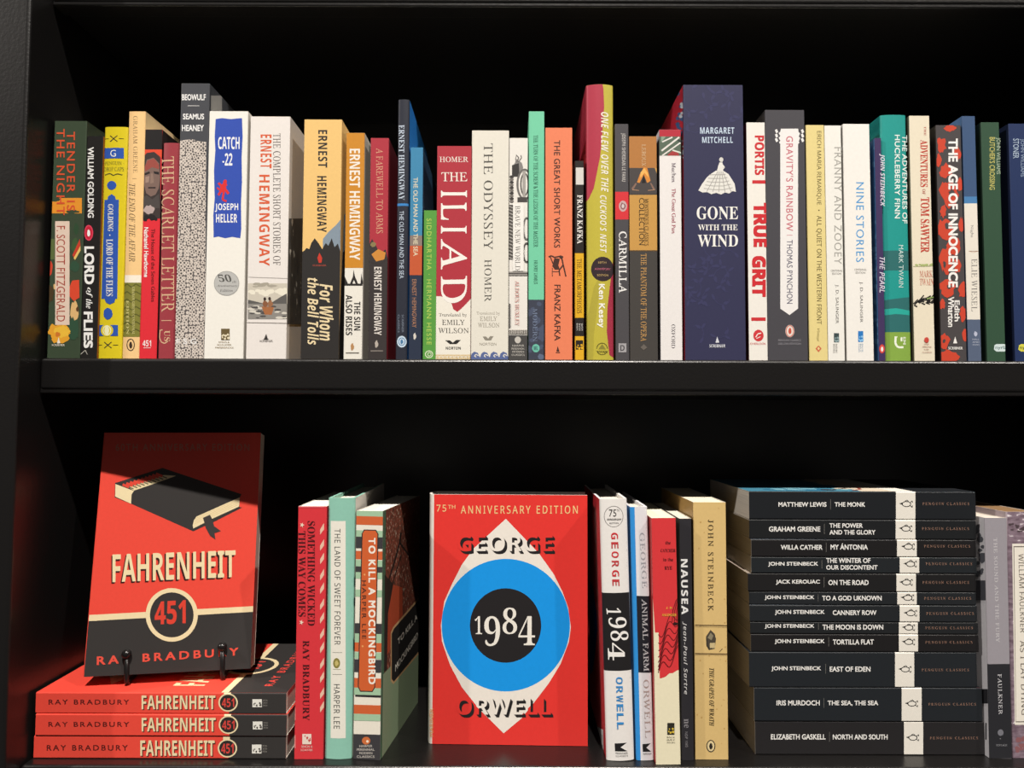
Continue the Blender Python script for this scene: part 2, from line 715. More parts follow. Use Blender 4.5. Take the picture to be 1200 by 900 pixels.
book('bright yellow spine with blue ornaments and a long blue title plate', (203, 172), (270, 172), (255, 848), (184, 848), '#e2cb1e', rc='#c9b010', kind='h', bulge=.0012)
Y1, B1 = '#e2cb1e', '#2f58b0'
for yy in (206, 811):
    LN([(205 - (20 if yy > 500 else 0), yy), (218 - (20 if yy > 500 else 0), yy)], 2, '#3b3a1a'); LN([(248 - (17 if yy > 500 else 0), yy), (262 - (17 if yy > 500 else 0), yy)], 2, '#3b3a1a')
    dx = -15 if yy > 500 else 2
    LN([(220 + dx, yy - 9), (242 + dx, yy + 9)], 2.5, '#2a2a2a'); LN([(242 + dx, yy - 9), (220 + dx, yy + 9)], 2.5, '#2a2a2a')
RC(203, 233, 262, 264, B1); T(223, 239, 240, 259, 'G', '#f4f2ea', r='h', n='e')
T(206, 273, 262, 283, 'PENGUIN ·', '#6b6a2a', 'serif', r='h', n='p'); T(203, 289, 262, 301, 'DROP CAPS', '#6b6a2a', 'serif', r='h', n='p')
LN([(206, 312), (222, 308), (232, 314), (244, 309), (258, 312)], 2.5, '#4a4a2a')
EL(227, 343, 14, 13, B1); EL(216, 719, 13, 17, B1); BLOB(216, 719, 15, 18, B1, 4, 24, .2)
P([(205, 385), (214, 385), (217, 375), (227, 369), (237, 375), (240, 385), (248, 385), (243, 675), (238, 675), (235, 686), (222, 692), (210, 686), (206, 675), (196, 675)], c=B1)
T(216, 398, 232, 478, 'GOLDING', '#f1efe4', 'serifb', n='a'); EL(222, 489, 2, 2, '#f1efe4'); T(211, 501, 231, 668, 'LORD OF THE FLIES', '#f1efe4', 'serifb')
RC(186, 752, 245, 784, B1); EL(213, 768, 19, 18, Y1); RING(213, 768, 13, 15, 3, '#f7f3c0'); EL(213, 768, 7, 13, '#f7f3c0')

book('tall cream peach spine with a green patterned block near its foot', (277, 127), (318, 127), (307, 848), (258, 848), '#f3c889', rc='#e3c492', y=0.0005, d=.14)
T(290, 140, 303, 306, 'GRAHAM GREENE', '#8a6d48', 'serif', n='a', sp=1.1); LN([(288, 323), (300, 323)], 1.2, '#8a6d48')
T(278, 338, 296, 566, 'THE END OF THE AFFAIR', '#5f4a30', 'it')
RC(264, 606, 316, 628, '#f6ead6'); RC(260, 628, 316, 787, '#7f7c33')
for q in range(7):
    LN([(262, 640 + q * 22), (272, 632 + q * 22), (286, 642 + q * 22), (298, 632 + q * 22), (312, 640 + q * 22)], 3, '#55551f')
T(287, 640, 295, 780, 'GRAHAM GREENE CENTENNIAL', '#c9c07a', 'serifb', n='n'); T(270, 680, 278, 780, 'EDITION', '#c9c07a', 'serifb', n='n')
RING(283, 810, 12, 18, 2.5, '#4a3a2a'); BLOB(283, 811, 5, 11, '#3a2c20', 3, 14, .2)

book('red spine with a black cap and a dark painted face in its upper half', (322, 180), (372, 180), (358, 848), (307, 848), '#de2a35', rc='#2a2422', y=0.001)
RC(310, 178, 375, 238, '#1a1718'); RC(310, 238, 375, 262, '#e24a2e')
P([(318, 262), (330, 248), (352, 245), (370, 260), (370, 440), (312, 440)], c='#3a302e')
P([(322, 300), (330, 268), (350, 262), (366, 278), (369, 320), (366, 350), (356, 370), (342, 376), (328, 366), (322, 340)], c='#7b6258')
P([(324, 290), (332, 270), (352, 264), (366, 282), (366, 296), (346, 290), (326, 302)], c='#9a4a40')
P([(323, 308), (338, 302), (340, 308), (324, 314)], c='#241e1e'); P([(350, 302), (366, 304), (366, 312), (352, 309)], c='#241e1e')
P([(326, 318), (338, 316), (336, 334), (326, 336)], c='#a08474'); P([(342, 308), (348, 308), (351, 336), (340, 338)], c='#8f7466'); LN([(334, 350), (356, 350)], 4, '#2a1f1f')
P([(314, 382), (330, 372), (346, 384), (366, 368), (368, 410), (312, 412)], c='#4a4340'); BLOB(338, 414, 20, 15, '#b7a29c', 5); BLOBS(315, 432, 368, 444, 10, 8, '#1f1a1b', 6)
T(343, 470, 354, 684, 'The House of the Seven Gables', '#5a1418'); T(322, 466, 335, 612, 'Nathaniel Hawthorne', '#f5e9e2', off=.03, n='a')
T(318, 797, 343, 815, '451', '#f5e0dc', 'sb', r='h', n='p'); LN([(320, 819), (342, 819)], 2, '#f0c8c4')

book('dusty rose spine with long pale gold serif capitals, beside the chain mail spine', (375, 218), (418, 220), (411, 848), (360, 848), '#9c3840', rc='#7a2830', kind='h', bulge=.0012)
T(372, 258, 410, 714, 'THE SCARLET LETTER', '#d9b08a', 'serif', sp=1.0); LN([(372, 739), (402, 739)], 2, '#d9b08a')
LN([(368, 768), (366, 788), (372, 802), (382, 806), (392, 800)], 3, '#d9b08a'); T(381, 768, 398, 800, 'US', '#d9b08a', 'serifb', n='p'); LN([(366, 768), (376, 766)], 3, '#d9b08a')

Z(200, 80, 2.5)
book('tall grey spine printed with silver chain mail below white capitals', (28, 45), (108, 45), (96, 848), (11, 848), '#46474b', rc='#383a3e', y=-.001, d=.14)
P([(10, 850), (25, 214), (40, 210), (62, 208), (86, 214), (104, 216), (100, 850)], c=chain_mat())
T(33, 76, 103, 94, 'BEOWULF', '#f1eee8', off=.03, r='h'); LN([(50, 110), (84, 110)], 1.6, '#d8d5cf')
T(36, 133, 98, 150, 'SEAMUS', '#f1eee8', off=.03, r='h', n='a'); T(33, 166, 97, 184, 'HEANEY', '#f1eee8', off=.03, r='h', n='a')
T(17, 792, 76, 808, 'F S G', '#e8e4de', off=.02, r='h', n='p')
on('R'); RC(118, 80, 150, 830, '#8c8a86')

book('wide white spine with a torn royal blue panel and a small red figure', (112, 126), (222, 127), (212, 849), (97, 848), '#f1ece0', rc='#e9e2d4', y=-.001)
rn = random.Random(4)
P([(132, 149), (150, 146), (176, 149), (209, 146), (211, 200), (208, 260), (209, 330), (206, 400), (207, 470), (204, 498), (180, 494), (160, 498), (140, 493), (126, 496), (125, 430), (129, 380), (127, 300), (131, 240), (129, 200)], c='#3350ae')
T(139, 201, 202, 237, 'CATCH', '#f4f2ee', 'sb', r='h'); T(152, 249, 181, 285, '-22', '#f4f2ee', 'sb', r='h')
BLOB(153, 352, 12, 16, '#dc3030', 6); LN([(140, 336), (150, 346), (165, 340)], 7, '#dc3030'); LN([(158, 330), (156, 350), (170, 368)], 8, '#dc3030'); LN([(150, 355), (140, 372)], 7, '#dc3030'); LN([(156, 362), (152, 385), (164, 390)], 6, '#dc3030'); LN([(136, 350), (146, 358)], 5, '#dc3030'); EL(160, 332, 5, 6, '#dc3030')
T(130, 396, 198, 421, 'JOSEPH', '#f4f2ee', 'sb', r='h', n='a'); T(133, 427, 195, 452, 'HELLER', '#f4f2ee', 'sb', r='h', n='a')
EL(164, 630, 37, 36, '#bdbbb5'); RING(164, 630, 37, 36, 1.5, '#9a9892')
T(138, 604, 178, 626, '50', '#55544f', 'serif', r='h', n='n'); T(181, 622, 192, 629, 'th', '#55544f', 'it', r='h', n='n'); T(134, 634, 196, 642, 'Anniversary', '#6a6862', 'it', r='h', n='n'); T(144, 647, 182, 655, 'Edition', '#6a6862', 'it', r='h', n='n')
RC(148, 763, 173, 796, '#6b5a38'); BLOBS(150, 766, 171, 794, 9, 4, '#e6d9b8', 3)
for q, tx in enumerate(('SIMON &', 'SCHUSTER', 'PAPERBACKS')):
    T(141 - q * 5, 800 + q * 8, 172 + q * 6, 804.5 + q * 8, tx, '#8a7040', r='h', n='p')

Z(200, 80, 2.5)
book('wide off white spine with orange capitals and a grey boat picture', (239, 141), (345, 143), (338, 850), (220, 850), '#ebe3da', rc='#d8cfc4', y=-.0005)
T(300, 191, 322, 577, 'THE COMPLETE SHORT STORIES OF', '#5d5550', 'serif', sp=1.05)
T(263, 194, 296, 293, 'ERNEST', '#dc5f38', 'sb', n='a', sp=1.15); T(259, 312, 290, 579, 'HEMINGWAY', '#dc5f38', 'sb', n='a', sp=1.15)
LN([(228, 612), (342, 616)], 1.4, '#8b827a')
RC(226, 630, 341, 735, '#cfc6b4'); BLOBS(230, 640, 338, 662, 12, 16, '#ece4cf', 3, .5); BLOBS(228, 630, 340, 640, 8, 16, '#aaa291', 5, .3)
P([(226, 690), (226, 678), (252, 684), (276, 690), (300, 684), (322, 670), (340, 660), (340, 692)], c='#5f5c58')
RC(226, 690, 341, 735, '#8f8a82'); BLOBS(230, 698, 338, 732, 16, 15, '#d8d1c2', 7, .3); BLOBS(230, 698, 338, 732, 12, 12, '#4f4c4a', 8, .3)
P([(266, 698), (303, 700), (296, 722), (276, 722)], c='#a86a40'); BLOB(277, 690, 9, 12, '#8b5a3c', 3); BLOB(292, 690, 9, 12, '#9a6a48', 4); EL(276, 676, 4, 5, '#3c302a'); EL(290, 675, 4, 5, '#3c302a')
LN([(224, 745), (341, 747)], 1.4, '#8b827a'); P([(274, 792), (280, 778), (285, 792)], c='#3c3834'); LN([(272, 794), (287, 794)], 2, '#3c3834'); T(261, 796, 299, 802, 'SCRIBNER', '#5d5550', r='h', n='p')
on('R'); RC(340, 440, 400, 750, mottle_mat('printed_grey_river', ['#4a4744', '#7d776e', '#b5ab98', '#5d5954'], 90, (1, 1, .6)))

Z(340, 80, 2.5)
book('wide honey yellow spine with a dark mountain and pine skyline across its middle', (36, 150), (155, 152), (142, 852), (30, 850), '#efc47a', rc='#eebf76', y=-.001)
P([(158, 430), (136, 458), (112, 480), (96, 500), (96, 560), (160, 560)], c='#8795a0')
TR_ = [(28, 855), (32, 540), (42, 534), (48, 526), (56, 530), (62, 512), (72, 498), (80, 508), (88, 520), (94, 530), (104, 512), (112, 520), (122, 498), (130, 524), (140, 514), (148, 540), (160, 530), (160, 855)]
P(TR_, c='#2e2b29')
T(82, 181, 109, 291, 'ERNEST', '#33302e', 'sb', n='a', sp=1.08); T(79, 316, 107, 480, 'HEMINGWAY', '#33302e', 'sb', n='a', sp=1.08)
P([(84, 570), (80, 556), (86, 540), (94, 556), (92, 570)], c='#c93a2a'); T(66, 575, 106, 580, 'SCRIBNER', '#b04a3a', r='h', n='p')
T(86, 632, 127, 798, 'For Whom', '#ecd6a8', 'sbi'); T(51, 614, 84, 810, 'the Bell Tolls', '#ecd6a8', 'sbi')
on('R'); P([(140, 855), (158, 430), (185, 400), (185, 855)], c='#8795a0'); P([(140, 855), (154, 540), (185, 500), (185, 855)], c='#2e2b29')

book('narrow spine, amber above and white below, with white condensed capitals', (167, 189), (212, 191), (210, 853), (156, 852), '#ece6d8', rc='#d8cfc0', y=-.0005)
RC(150, 185, 222, 585, '#cf8a2a')
P([(150, 632), (158, 606), (170, 632)], c='#2c2926'); P([(206, 632), (209, 600), (214, 632)], c='#2c2926')
P([(186, 590), (184, 610), (174, 634), (180, 636), (187, 620), (194, 636), (200, 634), (190, 610)], c='#2c2926'); RC(152, 631, 212, 637, '#2c2926')
T(174, 236, 205, 562, 'ERNEST HEMINGWAY', '#f3eadb', 'sb', n='a', sp=.95)
T(187, 684, 206, 768, 'THE SUN', '#2c2926', 'sb'); T(163, 664, 182, 782, 'ALSO RISES', '#2c2926', 'sb')
BLOB(182, 816, 6, 12, '#b98a5a', 4); LN([(163, 834), (202, 834)], 3, '#6a6258')

book('rose red spine with dark lower half, between the amber spine and the tall blue spine', (232, 204), (290, 206), (282, 854), (228, 850), '#3a3433', rc='#8a2430', y=-.0005, pages='#e6dcc8')
RC(222, 200, 298, 560, '#b03440')
P([(226, 562), (230, 520), (240, 500), (254, 524), (262, 545), (280, 530), (286, 560), (262, 575), (240, 570)], c='#3a3433'); P([(238, 545), (258, 530), (280, 540), (276, 560), (252, 566)], c='#d08a3a'); BLOB(244, 516, 10, 9, '#8a7a50', 5)
T(252, 234, 272, 484, 'A FAREWELL TO ARMS', '#d8a080', 'serif'); T(246, 582, 268, 782, 'ERNEST HEMINGWAY', '#e6ddd2', 'sb', n='a')
BLOB(253, 808, 6, 12, '#b9ada0', 4); LN([(236, 828), (272, 828)], 3, '#8a8078')

book('tall thin dark blue hardcover spine whose bright blue side shows', (310, 92), (343, 92), (342, 854), (308, 852), '#2a2d38', rc='#1f74c4', kind='h', bulge=.0008, d=.145)
RC(300, 396, 350, 403, '#3a86c8'); T(318, 166, 335, 386, 'ERNEST HEMINGWAY', '#c9d4e0', 'serifb', n='a', off=-.004); T(320, 418, 333, 616, 'THE OLD MAN AND THE SEA', '#c9d4e0')
T(327, 722, 333, 774, 'SCRIBNER', '#7f8896', n='p'); T(315, 722, 321, 774, 'CLASSICS', '#7f8896', n='p'); EL(327, 801, 14, 17, '#c9dae6'); RING(327, 801, 10, 12, 2, '#4a7aa0'); BLOB(327, 801, 5, 8, '#4a7aa0', 4)

book('small thin spine, blue above, orange and navy below, left of the short green spine', (357, 232), (384, 233), (384, 852), (347, 850), '#2a3346', rc='#27455e', y=.0005)
RC(340, 225, 392, 490, '#3f87ad'); RC(340, 490, 392, 520, '#8a7a70'); RC(340, 520, 392, 606, '#c65a34')
T(361, 320, 374, 550, 'THE OLD MAN AND THE SEA', '#e2d6b4', off=.012); T(357, 618, 370, 760, 'ERNEST HEMINGWAY', '#a8785c', off=.01, n='a'); BLOB(365, 785, 5, 11, '#d8d0c4', 4)

book('short bright green spine, the lowest on the upper shelf', (388, 417), (426, 417), (427, 853), (388, 852), '#5a9c42', rc='#4c8a30', y=-.0005, d=.11)
T(400, 440, 414, 810, 'SIDDHARTHA · HERMANN HESSE', '#b7cf5e', off=.005, sp=1.2); RING(407, 838, 12, 11, 2.5, '#dfe6c4'); RING(408, 838, 6, 6, 2, '#dfe6c4')

Z(480, 80, 2.5)
book('wide crimson and cream spine with huge white vertical serif capitals', (76, 229), (177, 228), (178, 853), (76, 853), '#b2343f', y=-.001)
P([(70, 856), (70, 668), (90, 668), (104, 672), (116, 680), (124, 692), (128, 706), (140, 714), (152, 704), (166, 690), (186, 668), (186, 856)], c='#efe8d8')
T(88, 259, 172, 275, 'HOMER', '#f1e6d8', 'serif', r='h', n='a', off=.006); T(93, 305, 169, 331, 'THE', '#f1e6d8', 'serif', r='h', off=.006)
T(92, 358, 168, 378, 'I', '#f5efe4', 'serifb'); T(92, 394, 167, 444, 'L', '#f5efe4', 'serif', off=.012); T(92, 462, 167, 484, 'I', '#f5efe4', 'serifb'); T(92, 500, 168, 590, 'A', '#f5efe4', 'serif', off=.008); T(92, 608, 168, 688, 'D', '#f5efe4', 'serif', off=.008)
T(86, 717, 167, 730, 'Translated by', '#3c3833', 'serif', r='h', n='r'); T(95, 737, 161, 752, 'EMILY', '#3c3833', 'serif', r='h', n='r'); T(84, 761, 173, 776, 'WILSON', '#3c3833', 'serif', r='h', n='r')
P([(104, 797), (118, 797), (127, 804), (136, 796), (150, 796), (138, 808), (118, 808)], c='#2c2926'); T(106, 816, 150, 824, 'NORTON', '#2c2926', 'sb', r='h', n='p')
RC(70, 839, 186, 856, '#d9bd8a')
for q in range(9):
    LN([(78 + q * 11, 851), (78 + q * 11, 843), (86 + q * 11, 843), (86 + q * 11, 848), (82 + q * 11, 848)], 1.6, '#efe8d8')

book('wide cream spine with thin grey serif capitals above a blue wave border', (179, 184), (286, 182), (289, 852), (179, 852), '#e6e0d0', rc='#8a8578', y=-.0005)
T(217, 220, 244, 532, 'THE ODYSSEY', '#57544e', 'serif', sp=1.05); T(219, 560, 240, 684, 'HOMER', '#57544e', 'serif', n='a', sp=1.05)
T(196, 713, 264, 724, 'Translated by', '#a49c8c', 'serif', r='h', n='r'); T(206, 727, 256, 740, 'EMILY', '#a49c8c', 'serif', r='h', n='r'); T(200, 746, 263, 759, 'WILSON', '#a49c8c', 'serif', r='h', n='r')
P([(214, 786), (224, 786), (230, 792), (236, 785), (246, 785), (238, 797), (222, 797)], c='#8f887a'); T(205, 804, 254, 812, 'NORTON', '#a49c8c', r='h', n='p')
RC(170, 846, 295, 858, '#5b6a98')
for q in range(4):
    x = 178 + q * 28
    P([(x, 850), (x + 4, 836), (x + 12, 830), (x + 22, 834), (x + 27, 846), (x + 28, 850)], c='#5b6a98')
    LN([(x + 24, 842), (x + 16, 838), (x + 12, 843), (x + 17, 846)], 2.5, '#e6e0d0')

book('narrow white spine with grey engraved machinery, left of the mint spine', (291, 205), (345, 205), (345, 852), (290, 852), '#ebe5da', y=.0)
BLOB(318, 290, 16, 28, '#8a8580', 3); P([(300, 318), (300, 284), (320, 278), (322, 318)], c='#3a3735'); LN([(314, 276), (320, 262), (312, 254)], 3, '#6a6560'); LN([(318, 276), (328, 262), (326, 255)], 3, '#77726c'); LN([(310, 268), (312, 258)], 2, '#77726c')
RING(337, 340, 24, 46, 6, '#6f6b66'); RING(337, 340, 13, 34, 4, '#55514c'); RC(331, 300, 340, 384, '#a8a29a'); RC(316, 378, 345, 392, '#4a4643')
for q in range(10):
    EL(299, 318 + q * 8, 6, 4, '#77716a' if q % 2 else '#3f3b38')
RC(290, 400, 303, 560, '#55514c')
for q in range(16):
    LN([(291, 404 + q * 10), (302, 409 + q * 10)], 2.5, '#b5afa6')
RING(343, 470, 12, 34, 5, '#6f6b66'); RING(343, 540, 12, 30, 5, '#55514c'); RC(303, 398, 334, 594, '#f3eee4'); RC(290, 596, 346, 607, '#9a948c'); RC(290, 600, 346, 603, '#4a4643')
T(309, 403, 324, 592, 'BRAVE NEW WORLD', '#5d5954', 'serif'); T(309, 622, 321, 754, 'ALDOUS HUXLEY', '#c77a70', 'serif', n='a')
RC(291, 690, 296, 760, '#6f6b66'); RC(290, 766, 346, 778, '#d8d0c4')
for q in range(13):
    RC(291 + q * 4.2, 767, 293.4 + q * 4.2, 777, '#3f3b38')
RC(288, 782, 347, 856, '#4a4846'); EL(317, 796, 9, 10, '#c9c3b8')
for q, tx in enumerate(('HARPER', 'PERENNIAL', 'MODERN', 'CLASSICS')):
    T(301 - (q % 2) * 2, 810 + q * 9, 335 + (q % 2) * 2, 815.5 + q * 9, tx, '#c9c3b8', r='h', n='p')

book('tall mint green spine with a slate foot', (347, 127), (394, 127), (394, 853), (348, 853), '#76cda4', rc='#5ba888', y=-.0005)
RC(340, 678, 400, 860, '#3e4250'); BLOBS(350, 690, 392, 850, 16, 12, '#4c5468', 4); BLOB(385, 845, 12, 10, '#5f6a80', 3)
T(363, 196, 376, 524, 'THE TURN OF THE SCREW & THE LESSON OF THE MASTER', '#37705a', 'serif', off=.006); T(364, 562, 375, 632, 'HENRY JAMES', '#37705a', 'serif', n='a', off=.006)
T(361, 704, 374, 800, 'MODERN', '#77849a', 'serif', n='p'); EL(370, 820, 11, 12, '#6fc0a8'); T(364, 814, 376, 826, 'ML', '#26384a', 'sb', r='h', n='p')

book('salmon orange spine with brown capitals and a small crouching figure', (397, 175), (477, 175), (477, 857), (397, 857), '#ec835c', rc='#d86f4c', y=-.001)
T(423, 211, 441, 526, 'THE GREAT SHORT WORKS', '#4a2e26', off=.016, sp=1.05); T(424, 634, 442, 798, 'FRANZ KAFKA', '#4a2e26', off=.02, n='a', sp=1.05)
LN([(407, 553), (415, 549), (424, 554), (440, 551)], 4, '#4a2e26'); BLOB(444, 553, 7, 6, '#4a2e26', 3); P([(424, 556), (440, 558), (436, 578), (440, 590), (426, 590), (418, 580)], c='#4a2e26'); LN([(446, 558), (450, 576), (438, 592), (440, 608)], 4, '#4a2e26'); LN([(450, 576), (458, 610)], 4, '#4a2e26'); LN([(418, 585), (418, 610)], 2, '#4a2e26'); LN([(418, 596), (438, 596)], 2, '#4a2e26'); LN([(412, 552), (420, 572)], 3, '#4a2e26')
P([(430, 830), (434, 814), (439, 830)], c='#4a2e26'); LN([(428, 833), (441, 833)], 2, '#4a2e26')

Z(600, 80, 2.5)
book('small thin black and yellow spine with a white cap block', (186, 272), (213, 272), (211, 855), (184, 855), '#26211f', y=.0005)
RC(187, 291, 211, 341, '#d9d4cb'); RC(182, 542, 216, 731, '#e3ad22'); RC(182, 785, 216, 858, '#e3ad22')
T(191, 371, 207, 514, 'FRANZ KAFKA', '#f1ece2', 'serifb', n='a'); T(190, 558, 204, 718, 'THE METAMORPHOSIS', '#4a3610', 'serif', off=.01)
for q, x in enumerate((189, 196, 203)):
    T(x, 748, x + 4.5, 768, 'BANTAM', '#d9d4cb', n='p')
RC(187, 797, 208, 824, '#26211f'); BLOBS(190, 800, 206, 822, 5, 4, '#e3ad22', 3)

book('tall hardcover spine split diagonally in raspberry and lime yellow, with a dark round badge', (222, 48), (300, 47), (300, 853), (219, 853), '#c2b440', lc='#a82c3e', kind='h', bulge=.003, d=.145, y=-.001)
P([(214, 40), (264, 40), (268, 60), (270, 110), (266, 180), (258, 260), (240, 350), (226, 380), (214, 392)], c='#b3374a')
P([(304, 520), (292, 600), (280, 700), (278, 770), (286, 840), (304, 850)], c='#a63045'); P([(214, 860), (214, 760), (228, 700), (240, 640), (262, 600), (250, 700), (240, 780), (238, 860)], c='#b3a63c')
T(261, 128, 283, 362, 'ONE FLEW OVER THE', '#f1ead4', 'sbi', sp=1.08); T(258, 372, 277, 540, "CUCKOO'S NEST", '#f1ead4', 'sbi', sp=1.08)
EL(266, 588, 34, 36, '#33262a'); T(252, 566, 276, 572, '50TH', '#c9a86a', r='h', n='n'); T(242, 585, 290, 591, 'ANNIVERSARY', '#c96a80', r='h', n='n'); T(250, 603, 282, 609, 'EDITION', '#c9a86a', r='h', n='n')
T(249, 632, 272, 760, 'Ken Kesey', '#f6f1e2', off=.03, n='a', sp=1.05)
RING(264, 822, 17, 18, 2, '#5a5424'); RC(246, 822, 282, 828, '#c2b440'); P([(252, 824), (264, 808), (276, 824)], c='#8a8234'); T(250, 828, 280, 834, 'VIKING', '#5a5424', r='h', n='p')

book('narrow charcoal spine with a bright red block in its upper half', (303, 163), (345, 165), (344, 857), (304, 857), '#4c494b', y=.0)
T(319, 190, 333, 332, 'JOSEPH SHERIDAN LE FANU', '#b9b3ac', 'sb', n='a'); RC(300, 362, 350, 443, '#d8343a'); EL(325, 404, 12, 16, '#c9a8a4'); BLOB(325, 404, 9, 12, '#8a5a5c', 3); EL(325, 404, 4, 6, '#d8c8c4')
T(313, 478, 336, 658, 'CARMILLA', '#f1ede6', 'serif', off=.014, sp=1.05); RC(312, 806, 335, 832, '#a8a4a4'); T(317, 811, 330, 828, 'D', '#4c494b', 'sb', r='h', n='p')

book('tan and dark brown spine with a small glowing doorway picture', (345, 200), (426, 200), (428, 857), (346, 857), '#45413d', lc='#a8763a', y=.0)
RC(338, 195, 434, 292, '#b5793e'); RC(338, 292, 434, 368, '#4a4442'); RC(338, 371, 434, 533, '#c9974c'); RC(338, 533, 434, 536, '#6a5030')
P([(374, 312), (386, 290), (396, 292), (406, 330), (396, 336), (386, 312), (374, 336), (366, 334)], c='#d98a3a'); P([(376, 306), (388, 292), (398, 308), (400, 320), (388, 306), (376, 322)], c='#f0b45c'); P([(380, 336), (386, 310), (392, 336)], c='#1f1b1a'); P([(350, 352), (362, 336), (366, 338), (354, 358)], c='#8a6a5a'); P([(404, 336), (408, 336), (420, 356), (414, 358)], c='#8a6a5a'); P([(418, 292), (427, 292), (427, 316)], c='#c9974c'); LN([(352, 356), (372, 358)], 2, '#b58a6a'); LN([(398, 358), (418, 356)], 2, '#b58a6a')
T(380, 223, 392, 287, 'LEROUX', '#d8b890', 'serif', n='a'); T(388, 382, 400, 520, 'MONSTROUS CLASSICS', '#5a4426', 'serif', n='n', off=.008); T(372, 380, 388, 518, 'COLLECTION', '#4a3820', n='n')
T(377, 543, 394, 800, 'THE PHANTOM OF THE OPERA', '#c99a5c', 'serif', off=.008); P([(376, 818), (386, 808), (396, 818), (386, 826)], c='#6a625a')

book('white spine with a red top edge and a small green leaf picture', (438, 181), (502, 180), (500, 856), (436, 856), '#ebe5df', lc='#cfc9d2', y=.0)
RC(430, 176, 506, 200, '#b82c3c'); RC(430, 200, 506, 256, '#5a6a58'); P([(437, 200), (450, 200), (437, 218)], c='#8aa088'); LN([(438, 242), (490, 202)], 5, '#e6e0d6'); LN([(440, 256), (502, 212)], 4, '#e6e0d6'); LN([(440, 216), (470, 202)], 4, '#e6e0d6'); P([(460, 250), (474, 238), (486, 246), (490, 256), (454, 256)], c='#a83c3c'); LN([(486, 210), (502, 220)], 5, '#2f3a34'); LN([(470, 240), (502, 250)], 4, '#d8e0d0')
T(468, 277, 480, 334, 'Machen', '#6b5a66', 'serif', off=.008, n='a'); T(468, 352, 480, 484, 'The Great God Pan', '#a83a50', 'serif', off=.008); T(467, 750, 478, 820, 'OXFORD', '#5d565c', 'serif', n='p')

Z(740, 80, 2.5)
book('thickest spine on the upper shelf, navy blue with a white ball gown emblem', (162, 50), (332, 49), (336, 855), (158, 855), '#333350', lc='#b22438', y=-.0015, d=.145)
rn = random.Random(8)
vine = []
for q in range(30):
    x, y = rn.uniform(172, 325), rn.choice([rn.uniform(60, 165), rn.uniform(540, 780), rn.uniform(540, 780)])
    a = rn.uniform(0, 6)
    st = [(x + 16 * k * .55 * math.cos(a + k * .35), y + 16 * k * .55 * math.sin(a + k * .35)) for k in range(6)]
    for (xa, ya), (xb, yb) in zip(st, st[1:]):
        d = math.hypot(xb - xa, yb - ya)
        nx, ny = -(yb - ya) / d, (xb - xa) / d
        vine.append([(xa + nx, ya + ny), (xb + nx, yb + ny), (xb - nx, yb - ny), (xa - nx, ya - ny)])
    for k in (1, 3, 5):
        cx, cy = st[k]
        b_ = a + k * .35 + (1.2 if k % 4 == 1 else -1.2)
        cx, cy = cx + 8 * math.cos(b_), cy + 8 * math.sin(b_)
        vine.append([(cx + 9 * math.cos(t) * math.cos(b_) - 4 * math.sin(t) * math.sin(b_), cy + 9 * math.cos(t) * math.sin(b_) + 4 * math.sin(t) * math.cos(b_)) for t in [j * PI / 5 for j in range(10)]])
P(*vine, c='#3a3a5c')
T(201, 173, 301, 192, 'MARGARET', '#c9d8e6', 'sb', r='h', n='a', sp=1.1); T(207, 201, 297, 219, 'MITCHELL', '#c9d8e6', 'sb', r='h', n='a', sp=1.1)
P([(196, 358), (206, 340), (222, 318), (238, 306), (248, 300), (268, 300), (284, 310), (302, 338), (306, 362), (296, 360), (286, 367), (274, 364), (262, 370), (248, 365), (234, 369), (222, 363), (208, 364)], c='#e8e4da')
for q in range(5):
    LN([(212 + q * 4, 352 - q * 10), (240, 356 - q * 11), (268, 356 - q * 11), (296 - q * 5, 350 - q * 10)], 2, '#a8a49c')
for q in range(5):
    LN([(252 + q * 4, 304), (220 + q * 18, 362)], 1.8, '#a8a49c')
P([(250, 302), (254, 286), (258, 276), (266, 276), (269, 288), (268, 302)], c='#e8e4da'); EL(263, 268, 6, 7, '#d8d4ca'); LN([(264, 280), (272, 290), (264, 300)], 3, '#e8e4da')
T(191, 405, 312, 443, 'GONE', '#f1ede4', 'serifb', r='h'); T(195, 458, 311, 475, 'WITH THE', '#f1ede4', 'serifb', r='h'); T(194, 488, 312, 523, 'WIND', '#f1ede4', 'serifb', r='h')
P([(246, 804), (251, 786), (257, 804)], c='#d8d8dc'); T(228, 809, 275, 818, 'SCRIBNER', '#d8d8dc', 'sb', r='h', n='p')
on('L'); RC(100, 40, 158, 860, '#b22438'); BLOBS(134, 60, 160, 200, 20, 8, '#3a5a8a', 3); BLOBS(140, 80, 160, 300, 14, 6, '#c9d0dc', 5)

book('white spine with fat red slab capitals, right of the thick navy spine', (341, 160), (398, 159), (400, 855), (345, 855), '#efe9dd', lc='#b02c34', y=-.0005)
T(361, 197, 389, 313, 'PORTIS', '#cf2f34', 'sb', n='a', off=.02); RC(354, 328, 398, 338, '#cf2f34'); T(357, 394, 398, 524, 'TRUE', '#d02c32', 'sb', off=.05); T(353, 550, 394, 670, 'GRIT', '#d02c32', 'sb', off=.05); RC(351, 730, 393, 740, '#cf2f34')
EL(372, 783, 15, 17, '#d2383c'); LN([(364, 788), (370, 778), (380, 776)], 3, '#efe9dd'); LN([(366, 792), (378, 786)], 2, '#efe9dd'); T(348, 804, 394, 810, 'OVERLOOK', '#d2383c', r='h', n='p')

